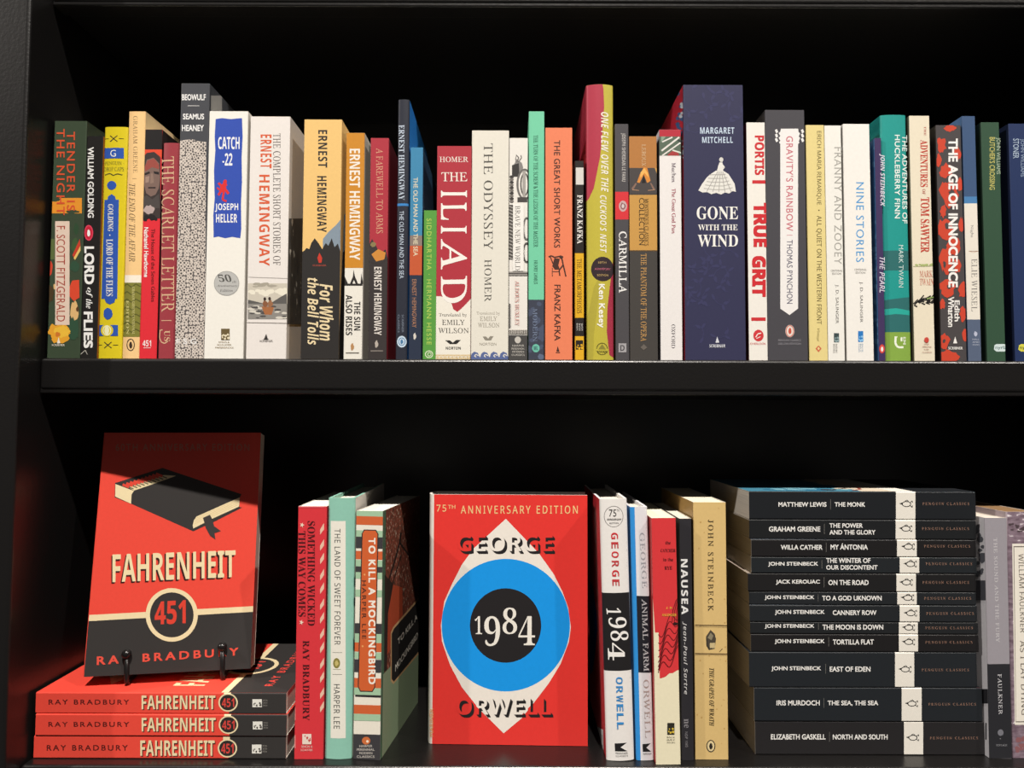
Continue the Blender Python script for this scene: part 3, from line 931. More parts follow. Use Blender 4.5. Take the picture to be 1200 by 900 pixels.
book('wide dark grey spine with a white notched arrow plate carrying pink capitals', (405, 123), (521, 123), (518, 855), (401, 855), '#48464a', lc='#3a3634', y=-.001)
P([(438, 177), (488, 177), (490, 188), (494, 190), (490, 200), (494, 204), (490, 214), (492, 218), (488, 222), (488, 704), (463, 723), (436, 704), (436, 222), (432, 218), (436, 212), (431, 204), (436, 198), (431, 190), (436, 186)], c='#efeae4')
T(453, 199, 474, 477, "GRAVITY'S RAINBOW", '#c9707a', 'sans', sp=1.1, off=.012); LN([(455, 489), (472, 489)], 1.5, '#c9707a'); T(455, 503, 472, 690, 'THOMAS PYNCHON', '#5d5a6a', n='a', off=.008, sp=1.05)
for x in (424, 500):
    for q in range(3):
        P([(x - 4, 181 + q * 13), (x + 2, 178 + q * 13), (x + 6, 187 + q * 13), (x, 191 + q * 13)], c='#efeae4')
EL(464, 770, 13, 18, '#e8d8cc'); RING(464, 770, 12, 17, 2, '#c9503a'); BLOB(464, 770, 5, 10, '#c9503a', 3, 14, .2); T(430, 794, 496, 800, 'PENGUIN CLASSICS', '#9a969a', r='h', n='p'); T(430, 804, 496, 810, 'DELUXE EDITION', '#9a969a', r='h', n='p')

Z(860, 80, 2.5)
book('pale yellow spine with thin brown art deco capitals, left of two white spines', (223, 167), (277, 167), (276, 855), (221, 855), '#e6d28c', lc='#8a7a50', y=.0)
T(241, 184, 256, 400, 'ERICH MARIA REMARQUE', '#5d5026', 'sl', n='a'); EL(249, 416, 2, 2, '#5d5026'); T(240, 432, 257, 750, 'ALL QUIET ON THE WESTERN FRONT', '#5d5026', 'sl')
T(242, 762, 251, 800, 'Vintage', '#8a7a40', 'it', n='p'); P([(239, 821), (248, 812), (257, 821), (248, 832)], c='#d06a4a'); P([(244, 821), (248, 816), (252, 821), (248, 826)], c='#e6d28c')

def salinger(x, w, yt, txt, col, y0, y1, ed):
    T(x, y0, x + w, y1, txt, col, 'sans', sp=1.12)
    T(ed[0], ed[1], ed[2], ed[1] + 6, 'CENTENNIAL', '#77726a', r='h', n='n'); T(ed[0] + 4, ed[1] + 9, ed[2] - 4, ed[1] + 15, 'EDITION', '#77726a', r='h', n='n')

book('white spine with thin silver grey capitals, right of the pale yellow spine', (281, 169), (328, 168), (326, 855), (277, 855), '#efebe0', y=.0)
salinger(294, 22, 0, 'FRANNY AND ZOOEY', '#a8a59c', 231, 574, (284, 590, 318)); T(296, 634, 307, 748, 'J. D. SALINGER', '#55524c', n='a', sp=1.05); RC(293, 776, 308, 803, '#3c4a4a'); BLOBS(295, 778, 306, 801, 5, 4, '#8aa0a0', 3); T(298, 808, 303, 834, 'BACK BAY', '#8a867c', n='p'); T(291, 808, 296, 834, 'BOOKS', '#8a867c', n='p')

book('wider white spine with sky blue capitals, left of the purple and teal spines', (332, 164), (408, 164), (411, 856), (332, 856), '#f1ece2', y=-.0005)
salinger(358, 23, 0, 'NINE STORIES', '#4c9ad2', 334, 568, (353, 587, 389)); T(367, 626, 378, 745, 'J. D. SALINGER', '#55524c', n='a', sp=1.05); RC(364, 770, 379, 802, '#2c7ac0'); BLOBS(366, 772, 377, 800, 5, 4, '#8ac0e6', 3)
for q in range(3):
    T(365 + q * 5, 807, 368.5 + q * 5, 832, ('BOOKS', 'BAY', 'BACK')[q], '#8aa8c0', n='p')

Z(990, 80, 2.5)
book('thin purple spine with white slanted capitals, in front of the teal spine', (97, 205), (121, 205), (120, 852), (101, 852), '#40305a', lc='#4a7ab0', y=-.001, d=.12)
T(101, 250, 117, 405, 'JOHN STEINBECK', '#ddd6e0', 'sbi', n='a'); T(102, 553, 117, 657, 'THE PEARL', '#ddd6e0', 'sl_it', off=.012); EL(109, 822, 8, 13, '#d8483c'); BLOB(109, 823, 4, 8, '#f1e8e0', 3, 14, .2)
on('L'); BLOBS(86, 220, 102, 840, 30, 9, '#6a9ac8', 3)

book('wide teal spine with white capitals and a lime green foot', (121, 137), (195, 137), (198, 855), (121, 855), '#1d968c', lc='#157a76', y=.0005, kind='h', bulge=.0015, d=.14)
RC(110, 534, 206, 592, '#2c6a68'); P([(110, 680), (206, 668), (206, 776), (110, 776)], c='#2c6a68'); P([(110, 706), (150, 703), (206, 712), (206, 724), (150, 720), (110, 724)], c='#28a898'); RC(110, 773, 206, 860, '#86a845')
T(169, 195, 185, 454, 'THE ADVENTURES OF', '#e8f1e8', off=.02, sp=1.05); T(146, 195, 162, 440, 'HUCKLEBERRY FINN', '#e8f1e8', off=.02, sp=1.05); T(158, 518, 172, 642, 'MARK TWAIN', '#d2e6de', n='a', sp=1.05)
LN([(149, 786), (148, 804), (152, 814), (160, 818), (172, 817)], 6, '#f1f4e0'); LN([(146, 787), (154, 787)], 3, '#f1f4e0'); LN([(166, 788), (166, 800)], 5, '#f1f4e0'); T(171, 787, 179, 810, 'SE', '#f1f4e0', 'sb', r='h', n='p')

book('cream spine with red slab capitals and a black brush mark below', (203, 141), (262, 139), (265, 856), (205, 856), '#e8dcc2', lc='#6a6250', y=-.0005)
T(232, 170, 238, 198, 'THE', '#b04a3a', 'serifb'); T(221, 210, 243, 348, 'ADVENTURES', '#c24434', 'serifb', off=.01); T(227, 354, 236, 370, 'OF', '#b04a3a', 'serifb'); T(222, 378, 248, 540, 'TOM SAWYER', '#c24434', 'serifb', off=.01)
BLOBS(206, 572, 264, 578, 12, 7, '#a8b470', 3, .6); LN([(200, 581), (268, 579)], 2, '#a8a878')
T(219, 593, 257, 612, 'MARK', '#c9806a', 'serifb', r='h', n='a', off=-.004); T(219, 616, 260, 636, 'TWAIN', '#c9806a', 'serifb', r='h', n='a', off=-.004)
rn = random.Random(3)
for q in range(34):
    x = rn.uniform(200, 262); y0 = 682 - (x - 230) * .22 + rn.uniform(-7, 7)
    LN([(x, y0), (x + rn.uniform(6, 16), y0 + rn.uniform(-14, 6))], 3.2, '#1f1c1a')
LN([(240, 676), (252, 672), (264, 670)], 4, '#8aa05a')
EL(239, 796, 7, 8, '#c9483c')
for q, tx in enumerate(('HARPER', 'PERENNIAL', 'MODERN', 'CLASSICS')):
    T(232 - (q % 2) * 5, 806 + q * 8, 246 + (q % 2) * 8, 810 + q * 8, tx, '#b07a68', r='h', n='p')

book('dark grey spine patterned with red orange blotches and white bold capitals', (270, 167), (345, 168), (358, 857), (284, 857), '#494444', lc='#2a2625', y=-.0005)
O1 = '#cc452e'
for (x, y, a, b_, sd) in ((308, 176, 18, 10, 1), (283, 225, 14, 24, 2), (330, 250, 12, 20, 3), (296, 300, 20, 22, 4), (312, 372, 26, 40, 5), (290, 356, 14, 26, 6), (338, 340, 10, 20, 7), (294, 470, 22, 36, 8), (318, 520, 20, 30, 9), (296, 560, 22, 46, 10), (330, 580, 12, 22, 11), (342, 460, 8, 24, 12), (300, 640, 24, 30, 13), (346, 650, 14, 26, 14), (286, 692, 10, 16, 15), (346, 720, 10, 24, 16), (292, 800, 16, 24, 17), (300, 845, 34, 22, 18), (352, 780, 8, 20, 19), (288, 420, 10, 20, 20), (275, 270, 8, 20, 21)):
    BLOB(x, y, a * 1.2, b_ * 1.15, O1, sd, 16, .45)
for (x, y, a, b_, sd) in ((300, 462, 8, 14, 31), (312, 366, 10, 14, 32), (292, 575, 6, 14, 33), (306, 640, 9, 8, 34), (290, 800, 6, 8, 35)):
    BLOB(x, y, a, b_, '#494444', sd, 14, .5)
T(303, 206, 331, 642, 'THE AGE OF INNOCENCE', '#f4efe8', off=.045); T(321, 680, 336, 742, 'Edith', '#f1ece4', off=.03, n='a'); T(302, 670, 320, 758, 'Wharton', '#f1ece4', off=.03, n='a')
P([(317, 806), (323, 786), (329, 806)], c='#f1ece4'); T(303, 816, 345, 824, 'SCRIBNER', '#f1ece4', off=.02, r='h', n='p')

book('narrow spine, slate blue cap and foot with a cream middle', (358, 142), (386, 140), (401, 857), (362, 857), '#3c5578', lc='#4a6a94', y=.0, d=.14)
RC(350, 376, 402, 396, '#4a80b0'); RC(350, 396, 405, 736, '#e8e0d0'); RC(350, 736, 410, 860, '#566278')
T(367, 459, 377, 496, 'Night', '#6a6a6a', 'serif', off=.004); LN([(363, 536), (392, 536)], 1.5, '#8a5a4a'); LN([(364, 536), (376, 540), (390, 536)], 1, '#c9a080'); T(371, 558, 388, 712, 'ELIE WIESEL', '#77726e', 'serif', n='a', sp=1.05)
BLOB(383, 778, 6, 9, '#b8bccc', 3)
for q, tx in enumerate(('HILL', 'AND', 'WANG')):
    T(374, 792 + q * 8, 394, 796 + q * 8, tx, '#c0c4d0', r='h', n='p')

book('plain forest green spine with small yellow capitals, right of the slate blue and cream spine', (402, 160), (458, 158), (472, 857), (418, 857), '#314f3a', lc='#24382a', y=-.0005)
T(441, 203, 456, 310, 'JOHN WILLIAMS', '#a8b89c', n='a', off=.008); T(424, 202, 440, 356, "BUTCHER'S CROSSING", '#c9c06a', off=.008)
P([(438, 812), (444, 808), (468, 808), (475, 814), (475, 824), (468, 830), (444, 830), (437, 824)], c='#d2e0dc'); T(441, 813, 471, 826, 'nyrb', '#4a6a6a', 'sans', r='h', n='p', off=.01)

book('deep navy spine at the right end, beside the plain forest green spine', (486, 163), (545, 163), (558, 857), (500, 857), '#1f3058', lc='#16203c', y=-.0005)
T(512, 207, 526, 318, 'JOHN WILLIAMS', '#8a9ab0', n='a', off=.008); T(493, 206, 510, 264, 'STONER', '#a8b8c8', off=.008)
P([(510, 812), (516, 808), (540, 808), (547, 814), (547, 824), (540, 830), (516, 830), (508, 824)], c='#d8d04a'); T(513, 813, 543, 826, 'nyrb', '#3a4a2a', r='h', n='p', off=.01)

# ================================================================== lower shelf
RED, BLK, CRM = '#e64838', '#34312f', '#ead6a8'
Z(20, 690, 3.43)
zz = Z_LOW + .0002


def f451_spine(x0, x1, yt, yb):
    """spine print on a lying copy, all measured from its ends"""
    s = (x1 - x0) / 1008
    X = lambda q: x0 + q * s
    h = yb - yt
    RC(X(778), yt - 4, X(1012), yb + 4, BLK); RC(X(757), yt - 4, X(784), yt + h * .3, CRM)
    T(X(52), yt + h * .36, X(376), yt + h * .6, 'RAY BRADBURY', '#5a1512', n='a', sp=1.35, off=.02)
    T(X(429), yt + h * .2, X(726), yt + h * .86, 'FAHRENHEIT', '#4a1a14', 'sb', off=.012)
    T(X(426), yt + h * .16, X(723), yt + h * .82, 'FAHRENHEIT', CRM, 'sb')
    EL(X(774), yt + h * .5, 39, 37, CRM); EL(X(774), yt + h * .5, 33, 31.5, '#2c2725'); T(X(749), yt + h * .3, X(799), yt + h * .72, '451', '#d8453c', 'sb', n='e')
    RC(X(872), yt + h * .34, X(910), yt + h * .72, '#e8e4d8'); BLOBS(X(876), yt + h * .4, X(906), yt + h * .66, 6, 5, '#55504a', 3)
    for q in range(3):
        T(X(914), yt + h * (.36 + q * .12), X(932), yt + h * (.44 + q * .12), 'SIMON', '#8a857c', n='p')


def f451_cover(W, H):
    """front cover of a lying copy, in millimetres"""
    on('R', True)
    RC(0, 0, W, H * .234, BLK); RC(0, H * .234, W, H * .262, CRM)
    EL(W * .5, H * .25, 24, 24, CRM); EL(W * .5, H * .25, 20, 20, BLK); T(W * .5 - 13, H * .25 + 9, W * .5 + 13, H * .25 - 9, '451', '#e0483e', 'sb', r='h', n='e')
    T(W * .12, H * .115, W * .9, H * .08, 'RAY BRADBURY', '#e0483e', r='h', n='a', sp=1.4, off=.02)
    T(W * .12, H * .49, W * .9, H * .36, 'FAHRENHEIT', CRM, 'sb', r='h')
    P([(W * .14, H * .75), (W * .45, H * .87), (W * .9, H * .77), (W * .62, H * .62)], c=BLK); P([(W * .14, H * .75), (W * .25, H * .72), (W * .5, H * .85), (W * .45, H * .87)], c=CRM)


GS = 'red and charcoal paperbacks lying below the displayed copy'
zz = flat('bottom copy of three red and charcoal paperbacks lying under the book on the easel', 67, 1081, 592, 690, zz, RED, rc=RED, lc=BLK, d=.137, group=GS)
f451_spine(67, 1081, 594, 688)
zz = flat('middle copy of three red and charcoal paperbacks lying under the book on the easel', 74, 1084, 505, 590, zz, RED, rc=RED, lc=BLK, y=-.0008, d=.137, group=GS)
f451_spine(74, 1084, 505, 588)
zz = flat('top copy of three red and charcoal paperbacks, lying under the easel', 75, 1082, 418, 500, zz, RED, rc=RED, lc=BLK, d=.137, group=GS)
f451_spine(75, 1082, 415, 499)
f451_cover(137, CUR.H * 1000)
Z_STACK = zz

# ---- the displayed copy on its easel
finish()
yaw, tilt = rad(9.5), rad(8.5)
Wc, Hc, Tc = .139, .213, .021
MR = Matrix.Rotation(yaw, 4, 'Z') @ Matrix.Rotation(-tilt, 4, 'X')
BLc = Vector((-.3710, .0100, -.2248))
MF = Matrix.Translation(BLc) @ MR          # cover frame: x across, z up, y into the book
M = MF @ Matrix.Rotation(-PI / 2, 4, 'Z') @ Matrix.Translation((-Tc, 0, 0))
CUR = Book(M, Tc, Hc, Wc, RED, RED, BLK, '#e9e0cc', 'p', 'paperback_book', 'red and charcoal paperback standing face out on a black wire easel', None, 0.0, .0009)
CUR.rd = 'd'
CUR.flat = False
on('R')
Z(80, 490, 3.6)
P([(60, 858), (800, 814), (800, 1200), (40, 1200)], c=BLK); P([(60, 832), (800, 792), (800, 816), (60, 858)], c=CRM)
T(200, 108, 764, 138, '60TH ANNIVERSARY EDITION', '#c07a64', r='h', n='n', sp=1.3, off=.01)
Z(120, 530, 6.667)
P([(100, 240), (470, 122), (1088, 328), (1075, 350), (1070, 428), (1092, 432), (870, 545), (710, 618), (228, 404), (96, 352)], c=BLK)
P([(102, 248), (246, 302), (228, 330), (224, 402), (100, 346)], c=CRM); P([(246, 300), (204, 274), (480, 178), (575, 184), (420, 240)], c='#e6d3a4')
for q in range(10):
    x, y = 182 + q * 29, 258 - q * 9.4
    LN([(x - 24, y - 6), (x + 26, y + 14)], 20, '#dc4634'); LN([(x + 27, y + 15), (x + 62, y + 29)], 9, '#6a5c44')
P([(710, 596), (706, 570), (716, 530), (736, 502), (1074, 352), (1068, 424), (866, 516)], c=CRM)
for q in range(4):
    LN([(720 + q * 2, 560 - q * 14), (1066, 408 - q * 14)], 2, '#c9b078')
P([(786, 512), (840, 488), (858, 520), (874, 578), (926, 616), (876, 632), (884, 682), (840, 650), (808, 590)], c='#3c3836')
Z(80, 490, 3.6)
fh = ((184, 232), (236, 283), (285, 329), (334, 380), (384, 420), (430, 468), (472, 518), (528, 572), (582, 618), (622, 646), (650, 706))
for ch, x0, x1 in (('F', 184, 228), ('A', 226, 278), ('H', 286, 330), ('R', 340, 384), ('E', 392, 428), ('N', 436, 484), ('H', 492, 538), ('E', 548, 584), ('I', 592, 609), ('T', 616, 704)):
    pass
T(181, 568, 702, 696, 'FAHRENHEIT', '#3a1714', 'sb', r='h', off=.03)
CUR.text['title_lettering'].pop()
def slant(x0, x1, yl0, yl1, yr0, yr1, s, c, font, n, off=0.0, sp=1.0):
    b = CUR
    q = [Vector(b.uv(*p)) for p in ((x0, yl0), (x1, yr0), (x1, yr1), (x0, yl1))]
    gv, gf, gn = glyphs(s, font, off, sp)
    out = []
    for gx, gy in gv:
        a, e = gx + .5, gy + .5
        p = q[0].lerp(q[1], a).lerp(q[3].lerp(q[2], a), 1 - e)
        out.append((p.x, p.y))
    b.k += 1
    b.text.setdefault(NAMES.get(n, n), []).append((b.face, out, (gf, gn), ink(c), b.k, []))
slant(182, 700, 580, 698, 562, 676, 'FAHRENHEIT', '#3a1714', 'sb', 't', .012)
slant(187, 706, 575, 692, 557, 670, 'FAHRENHEIT', CRM, 'sb', 't')
EL(437, 830, 110, 113, CRM, 48); EL(437, 830, 92, 95, '#33302f', 48)
slant(365, 496, 775, 872, 767, 866, '451', '#d8402f', 'sb', 'e', .01)
Z(20, 690, 3.43)
slant(321, 890, 272, 307, 236, 268, 'RAY BRADBURY', '#e0503f', 'sans', 'a', .03, 1.45)
finish()

# easel of black wire
MET = bpy.data.materials.new('black_wire')
MET.use_nodes = True
pb = MET.node_tree.nodes['Principled BSDF']
pb.inputs['Base Color'].default_value = (.012, .011, .011, 1)
pb.inputs['Roughness'].default_value = .28
pb.inputs['Metallic'].default_value = .3


def tube(bm, pts, r, n=10):
    pts = [Vector(p) for p in pts]
    prev = None
    side = None
    for i, p in enumerate(pts):
        a = pts[max(0, i - 1)]
        b_ = pts[min(len(pts) - 1, i + 1)]
        d = (b_ - a).normalized()
        if side is None:
            side = d.orthogonal().normalized()
        side = (side - d * side.dot(d)).normalized()
        o = d.cross(side)
        ring = [bm.verts.new(p + (side * math.cos(2 * PI * k / n) + o * math.sin(2 * PI * k / n)) * r) for k in range(n)]
        if prev:
            for k in range(n):
                bm.faces.new((prev[k], prev[(k + 1) % n], ring[(k + 1) % n], ring[k]))
        else:
            bm.faces.new(ring[::-1])
        prev = ring
    bm.faces.new(prev)


def arc(pts, rr=.005, n=5):
    """round the corners of a wire path"""
    pts = [Vector(p) for p in pts]
    out = [pts[0]]
    for a, b_, c in zip(pts, pts[1:], pts[2:]):
        l = min(rr, (a - b_).length * .45, (c - b_).length * .45)
        p, q = b_ + (a - b_).normalized() * l, b_ + (c - b_).normalized() * l
        for i in range(n + 1):
            t_ = i / n
            out.append(p.lerp(b_, t_).lerp(b_.lerp(q, t_), t_))
    out.append(pts[-1])
    return out


easel = empty('book_easel', Matrix.Translation((BLc.x + .06, .04, Z_STACK)), 'black wire easel with two ball tipped prongs, holding the red and charcoal book upright', 'book stand')
EI = easel.matrix_world.inverted()
WR = .0021
nrm = MR.to_3x3() @ Vector((0, 1, 0))
ztop = Z_STACK + WR + .0003
feet = []
for bx, by in ((148.3, 766.5), (260.5, 758)):
    d_ = ray(bx, by)
    O_ = BLc - nrm * .0032
    bp = CAM + d_ * ((O_ - CAM).dot(nrm) / d_.dot(nrm))
    dn = Vector((0, 0, -1))
    f0 = Vector((bp.x + .001, bp.y - .0005, ztop))
    bk = Vector((math.sin(-yaw), math.cos(yaw), 0))
    loc = MF.inverted() @ bp
    back_foot = f0 + bk * .085
    up_back = MF @ Vector((loc.x, Tc + .0045, .12))
    lowb = Vector((up_back.x, up_back.y, ztop)) - bk * .018
    bm = bmesh.new()
    tube(bm, [EI @ p for p in arc([bp, f0, f0 + bk * .04, back_foot], .004)], WR)
    # ball tip
    b2 = bmesh.new()
    bmesh.ops.create_uvsphere(b2, u_segments=16, v_segments=10, radius=.0041)
    for v in b2.verts:
        v.co += EI @ bp
    tmp = bpy.data.meshes.new('tmp')
    b2.to_mesh(tmp)
    b2.free()
    bm.from_mesh(tmp)
    bpy.data.meshes.remove(tmp)
    link_mesh('prong', bm, [MET], easel, True)
    # ledge that carries the book and the rod behind it
    bm = bmesh.new()
    led0 = MF @ Vector((loc.x, -.001, -WR - .0004))
    led1 = MF @ Vector((loc.x, Tc + .0045, -WR - .0004))
    tube(bm, [EI @ p for p in arc([led0, led1, up_back], .003)], WR * .8)
    link_mesh('back_rod', bm, [MET], easel, True)
    bm = bmesh.new()
    tube(bm, [EI @ up_back, EI @ back_foot], WR * .8)
    link_mesh('rear_leg', bm, [MET], easel, True)
    feet.append((up_back, back_foot, led0))
bm = bmesh.new()
tube(bm, [EI @ feet[0][0], EI @ feet[1][0]], WR * .8)
tube(bm, [EI @ feet[0][1], EI @ feet[1][1]], WR * .8)
link_mesh('crossbar', bm, [MET], easel, True)

# ---- standing books of the lower shelf
Z(320, 560, 2.647)
G2 = 'standing books on the lower shelf'
book('red spine with dark capitals and cream stripes, beside the lying red books', (66, 90), (155, 88), (155, 880), (65, 876), '#d8353c', rc='#c42c34', lower=True, group=G2, pages='#f3ecdc')
for q in range(13):
    y0 = 140 + q * 46 + (q % 2) * 4
    P([(158, y0), (158, y0 + 20), (146, y0 + 36), (146, y0 + 20)], c='#e8bfa4')
for q in range(9):
    RC(62, 110 + q * 86, 70, 150 + q * 86, '#f08a84')
RC(62, 86, 160, 92, '#e8606a')
T(107, 134, 130, 458, 'SOMETHING WICKED', '#4a1418', 'serifb', sp=1.02, off=-.003); T(78, 165, 101, 430, 'THIS WAY COMES', '#4a1418', 'serifb', sp=1.02, off=-.003)
T(84, 138, 98, 154, '★', '#f0d8c0', n='e'); T(82, 440, 96, 456, '★', '#f0d8c0', n='e')
T(92, 504, 113, 752, 'RAY BRADBURY', '#4a1418', 'serifb', n='a', sp=1.1, off=-.003)
RC(91, 794, 119, 826, '#ecd9c8'); BLOBS(94, 798, 116, 822, 7, 4, '#c44a48', 4)
T(88, 830, 122, 837, 'SIMON &', '#f0d0c4', r='h', n='p'); T(86, 841, 123, 847, 'SCHUSTER', '#f0d0c4', r='h', n='p')

book('pale teal hardcover with a white title strip down its spine', (160, 65), (243, 62), (243, 879), (158, 878), '#8fc4ae', rc='#e6ddd0', lower=True, group=G2, kind='h', bulge=.002, y=0.0, d=.145)
RC(178, 134, 225, 808, '#ece6d6'); T(190, 158, 209, 518, 'THE LAND OF SWEET FOREVER', '#4a4a44', 'sl', sp=1.1); LN([(184, 542), (214, 542)], 1.6, '#77776c'); LN([(184, 610), (214, 610)], 1.6, '#77776c')
EL(197, 575, 11, 16, '#8a8040'); BLOB(197, 575, 7, 10, '#c9b870', 4); LN([(186, 594), (210, 594)], 2, '#a8a488'); T(188, 640, 207, 778, 'HARPER LEE', '#4a4a44', 'sl', n='a', sp=1.1)
on('R'); P([(243, 330), (256, 300), (290, 270), (290, 300), (258, 326), (244, 350)], c='#3a3634'); RC(243, 372, 270, 396, '#3a3634'); P([(243, 480), (262, 530), (262, 560), (243, 520)], c='#3a3634')

yw = rad(-7.0)
book('orange, mint and white striped spine with an orange title plate, its tree cover showing', (263, 100), (352, 105), (335, 880), (248, 870), '#ece4d2', rc='#4a6a50', lower=True, group=G2, yaw=yw, y=.001, d=.128, gap=.001, pages='#f3ecdc')
OR_, MT, CH = '#cf6234', '#a4c4a0', '#3c3a3c'
for y0, y1, c in ((96, 106, MT), (106, 118, MT), (118, 145, OR_), (162, 182, MT), (182, 218, CH), (226, 252, OR_), (254, 274, MT), (274, 292, CH), (292, 312, MT), (346, 368, MT), (450, 482, CH), (482, 510, MT), (510, 538, OR_), (540, 560, MT), (562, 602, CH), (620, 650, OR_), (650, 672, MT), (703, 731, OR_), (731, 752, MT), (794, 890, CH)):
    dx = (y0 - 100) * -.0189
    P([(255 + dx, y0), (360 + dx, y0 + 3), (360 + dx, y1 + 3), (255 + dx, y1)], c=c)
P([(255, 672), (350, 676), (350, 682), (255, 678)], c='#2c2a2a')
def plate(d, c):
    P([(278 - d, 172), (284 - d * .6, 163 - d), (318 + d * .6, 164 - d), (324 + d, 174), (314 + d, 650), (307 + d * .6, 661 + d), (272 - d * .6, 660 + d), (266 - d, 648)], c=c)
plate(3, '#2c2a2a'); plate(0, '#d0602f')
T(296, 186, 318, 640, 'TO KILL A MOCKINGBIRD', '#f1e8d8', off=.04, sp=1.25); T(276, 318, 289, 500, 'HARPER LEE', '#4a2a20', off=.02, n='a', sp=1.3); EL(284, 300, 3, 3, '#e8a060'); EL(278, 522, 3, 3, '#e8a060')
EL(289, 815, 13, 12, '#d0703c'); EL(293, 817, 4, 4, '#f1e0c8')
for q, tx in enumerate(('HARPER', 'PERENNIAL', 'MODERN', 'CLASSICS')):
    T(268 - (q % 2) * 8, 828 + q * 11, 308 + (q % 2) * 7, 835 + q * 11, tx, '#d8d0c4', r='h', n='p')
on('R')
tree = mottle_mat('printed_autumn_tree', ['#4a3428', '#8a6a50', '#b05a3a', '#c4b088', '#9a4a36'], 330, (1, 1.6, .7))
P([(350, 90), (470, 20), (470, 420), (400, 560), (345, 620)], c=tree)
P([(348, 380), (368, 330), (400, 340), (402, 470), (372, 520), (346, 560)], c='#b04a2c'); P([(346, 300), (372, 330), (356, 420), (352, 600), (344, 600)], c='#33261f'); LN([(354, 330), (376, 260), (392, 200), (396, 170)], 5, '#2c211c'); LN([(392, 200), (420, 240)], 5, '#2c211c'); LN([(360, 360), (396, 240)], 3, '#2c211c')
P([(336, 890), (340, 610), (470, 470), (470, 760), (440, 780)], c='#8a9a78')
P([(364, 480), (372, 462), (450, 372), (458, 380), (456, 540), (372, 640), (364, 630)], c='#c9a070'); P([(367, 484), (374, 468), (450, 380), (455, 386), (453, 536), (374, 632), (367, 624)], c='#24211f')
slant(386, 446, 500, 520, 420, 438, 'TO KILL A', '#d8d0c0', 'sans', 'n', .02); slant(378, 448, 580, 602, 476, 496, 'MOCKINGBIRD', '#d8d0c0', 'sans', 'n', .02)

# ---- the hardcover facing out in the middle
finish()
yaw = rad(-1.5)
Wc, Hc, Tc = .1435, .2205, .030
BLc = Vector((-.0755, .0298, Z_LOW + .0003))
MF = Matrix.Translation(BLc) @ Matrix.Rotation(yaw, 4, 'Z')
M = MF @ Matrix.Rotation(-PI / 2, 4, 'Z') @ Matrix.Translation((-Tc, 0, 0))
R4 = '#e5362f'
CUR = Book(M, Tc, Hc, Wc, '#e6dccf', R4, R4, '#5a534e', 'h', 'hardcover_book', 'red hardcover facing out, with a large blue and black eye on its cover', None, .003, .0025)  # pages coloured dark to stand in for shade on the top edge
CUR.rd = 'd'
CUR.flat = False
P([(490, 680), (505, 680), (505, 782), (490, 782)], c='#1f1c1c')
on('R')
Z(0, 0, 1)
WT, BU, K4 = '#efe6d8', '#1296e6', '#211e1f'
eye = [(592.8, 608), (563, 635.2), (555, 642.8), (541, 662), (529, 686), (520.6, 705), (516.6, 733), (518, 752), (527.5, 779.5), (541, 805), (561.6, 831), (590.2, 859.3), (611, 842), (628, 820.5), (643.6, 800), (657, 778), (666.7, 752), (669, 735), (665.8, 712), (659, 693), (648.7, 672.5), (631.7, 648.6)]
P(eye, c=WT)
EL(592.7, 732.6, 75.2, 77.7, BU, 72); EL(592.4, 733, 41.8, 43.6, K4, 56)
T(511.5, 591.5, 523, 599.5, '75', '#efc98a', 'sl', r='h', n='n', sp=1.3, off=.01); T(525, 591.7, 533.5, 596.2, 'TH', '#efc98a', 'sl', r='h', n='n', off=.01); T(540, 592.5, 677, 602, 'ANNIVERSARY EDITION', '#efc98a', 'sl', r='h', n='n', sp=1.4, off=.01)
up_cut = [((592.8, 608), (555, 642.8)), ((631.7, 648.6), (592.8, 608))]
lo_cut = [((561.6, 831), (590.2, 859.3)), ((590.2, 859.3), (628, 820.5))]
for tx, y0, y1, x0, x1, cut in (('GEORGE', 627, 646, 536, 647.5, up_cut), ('ORWELL', 818, 837.5, 535, 645.5, lo_cut)):
    for q in range(5):
        d = .7 + q * .55
        T(x0 + d, y0 + d * 1.15, x1 + d, y1 + d * 1.15, tx, K4, 'sl', r='h', n='a', off=.02, sp=1.15)
    T(x0, y0, x1, y1, tx, R4, 'sl', r='h', n='a', off=.02, sp=1.15)
    T(x0, y0, x1, y1, tx, WT, 'sl', r='h', n='a', off=.02, sp=1.15, cut=cut)
for ch, bx in (('1', (556.5, 722, 565, 743)), ('9', (567.5, 722, 586, 757)), ('8', (589, 712, 606, 743)), ('4', (607.5, 722, 627, 756))):
    T(*bx, ch, '#efe8da', 'serifb', r='h', off=-.008)
T(503.5, 830, 508, 863, 'MARINER', '#e0a060', r='u', n='p')

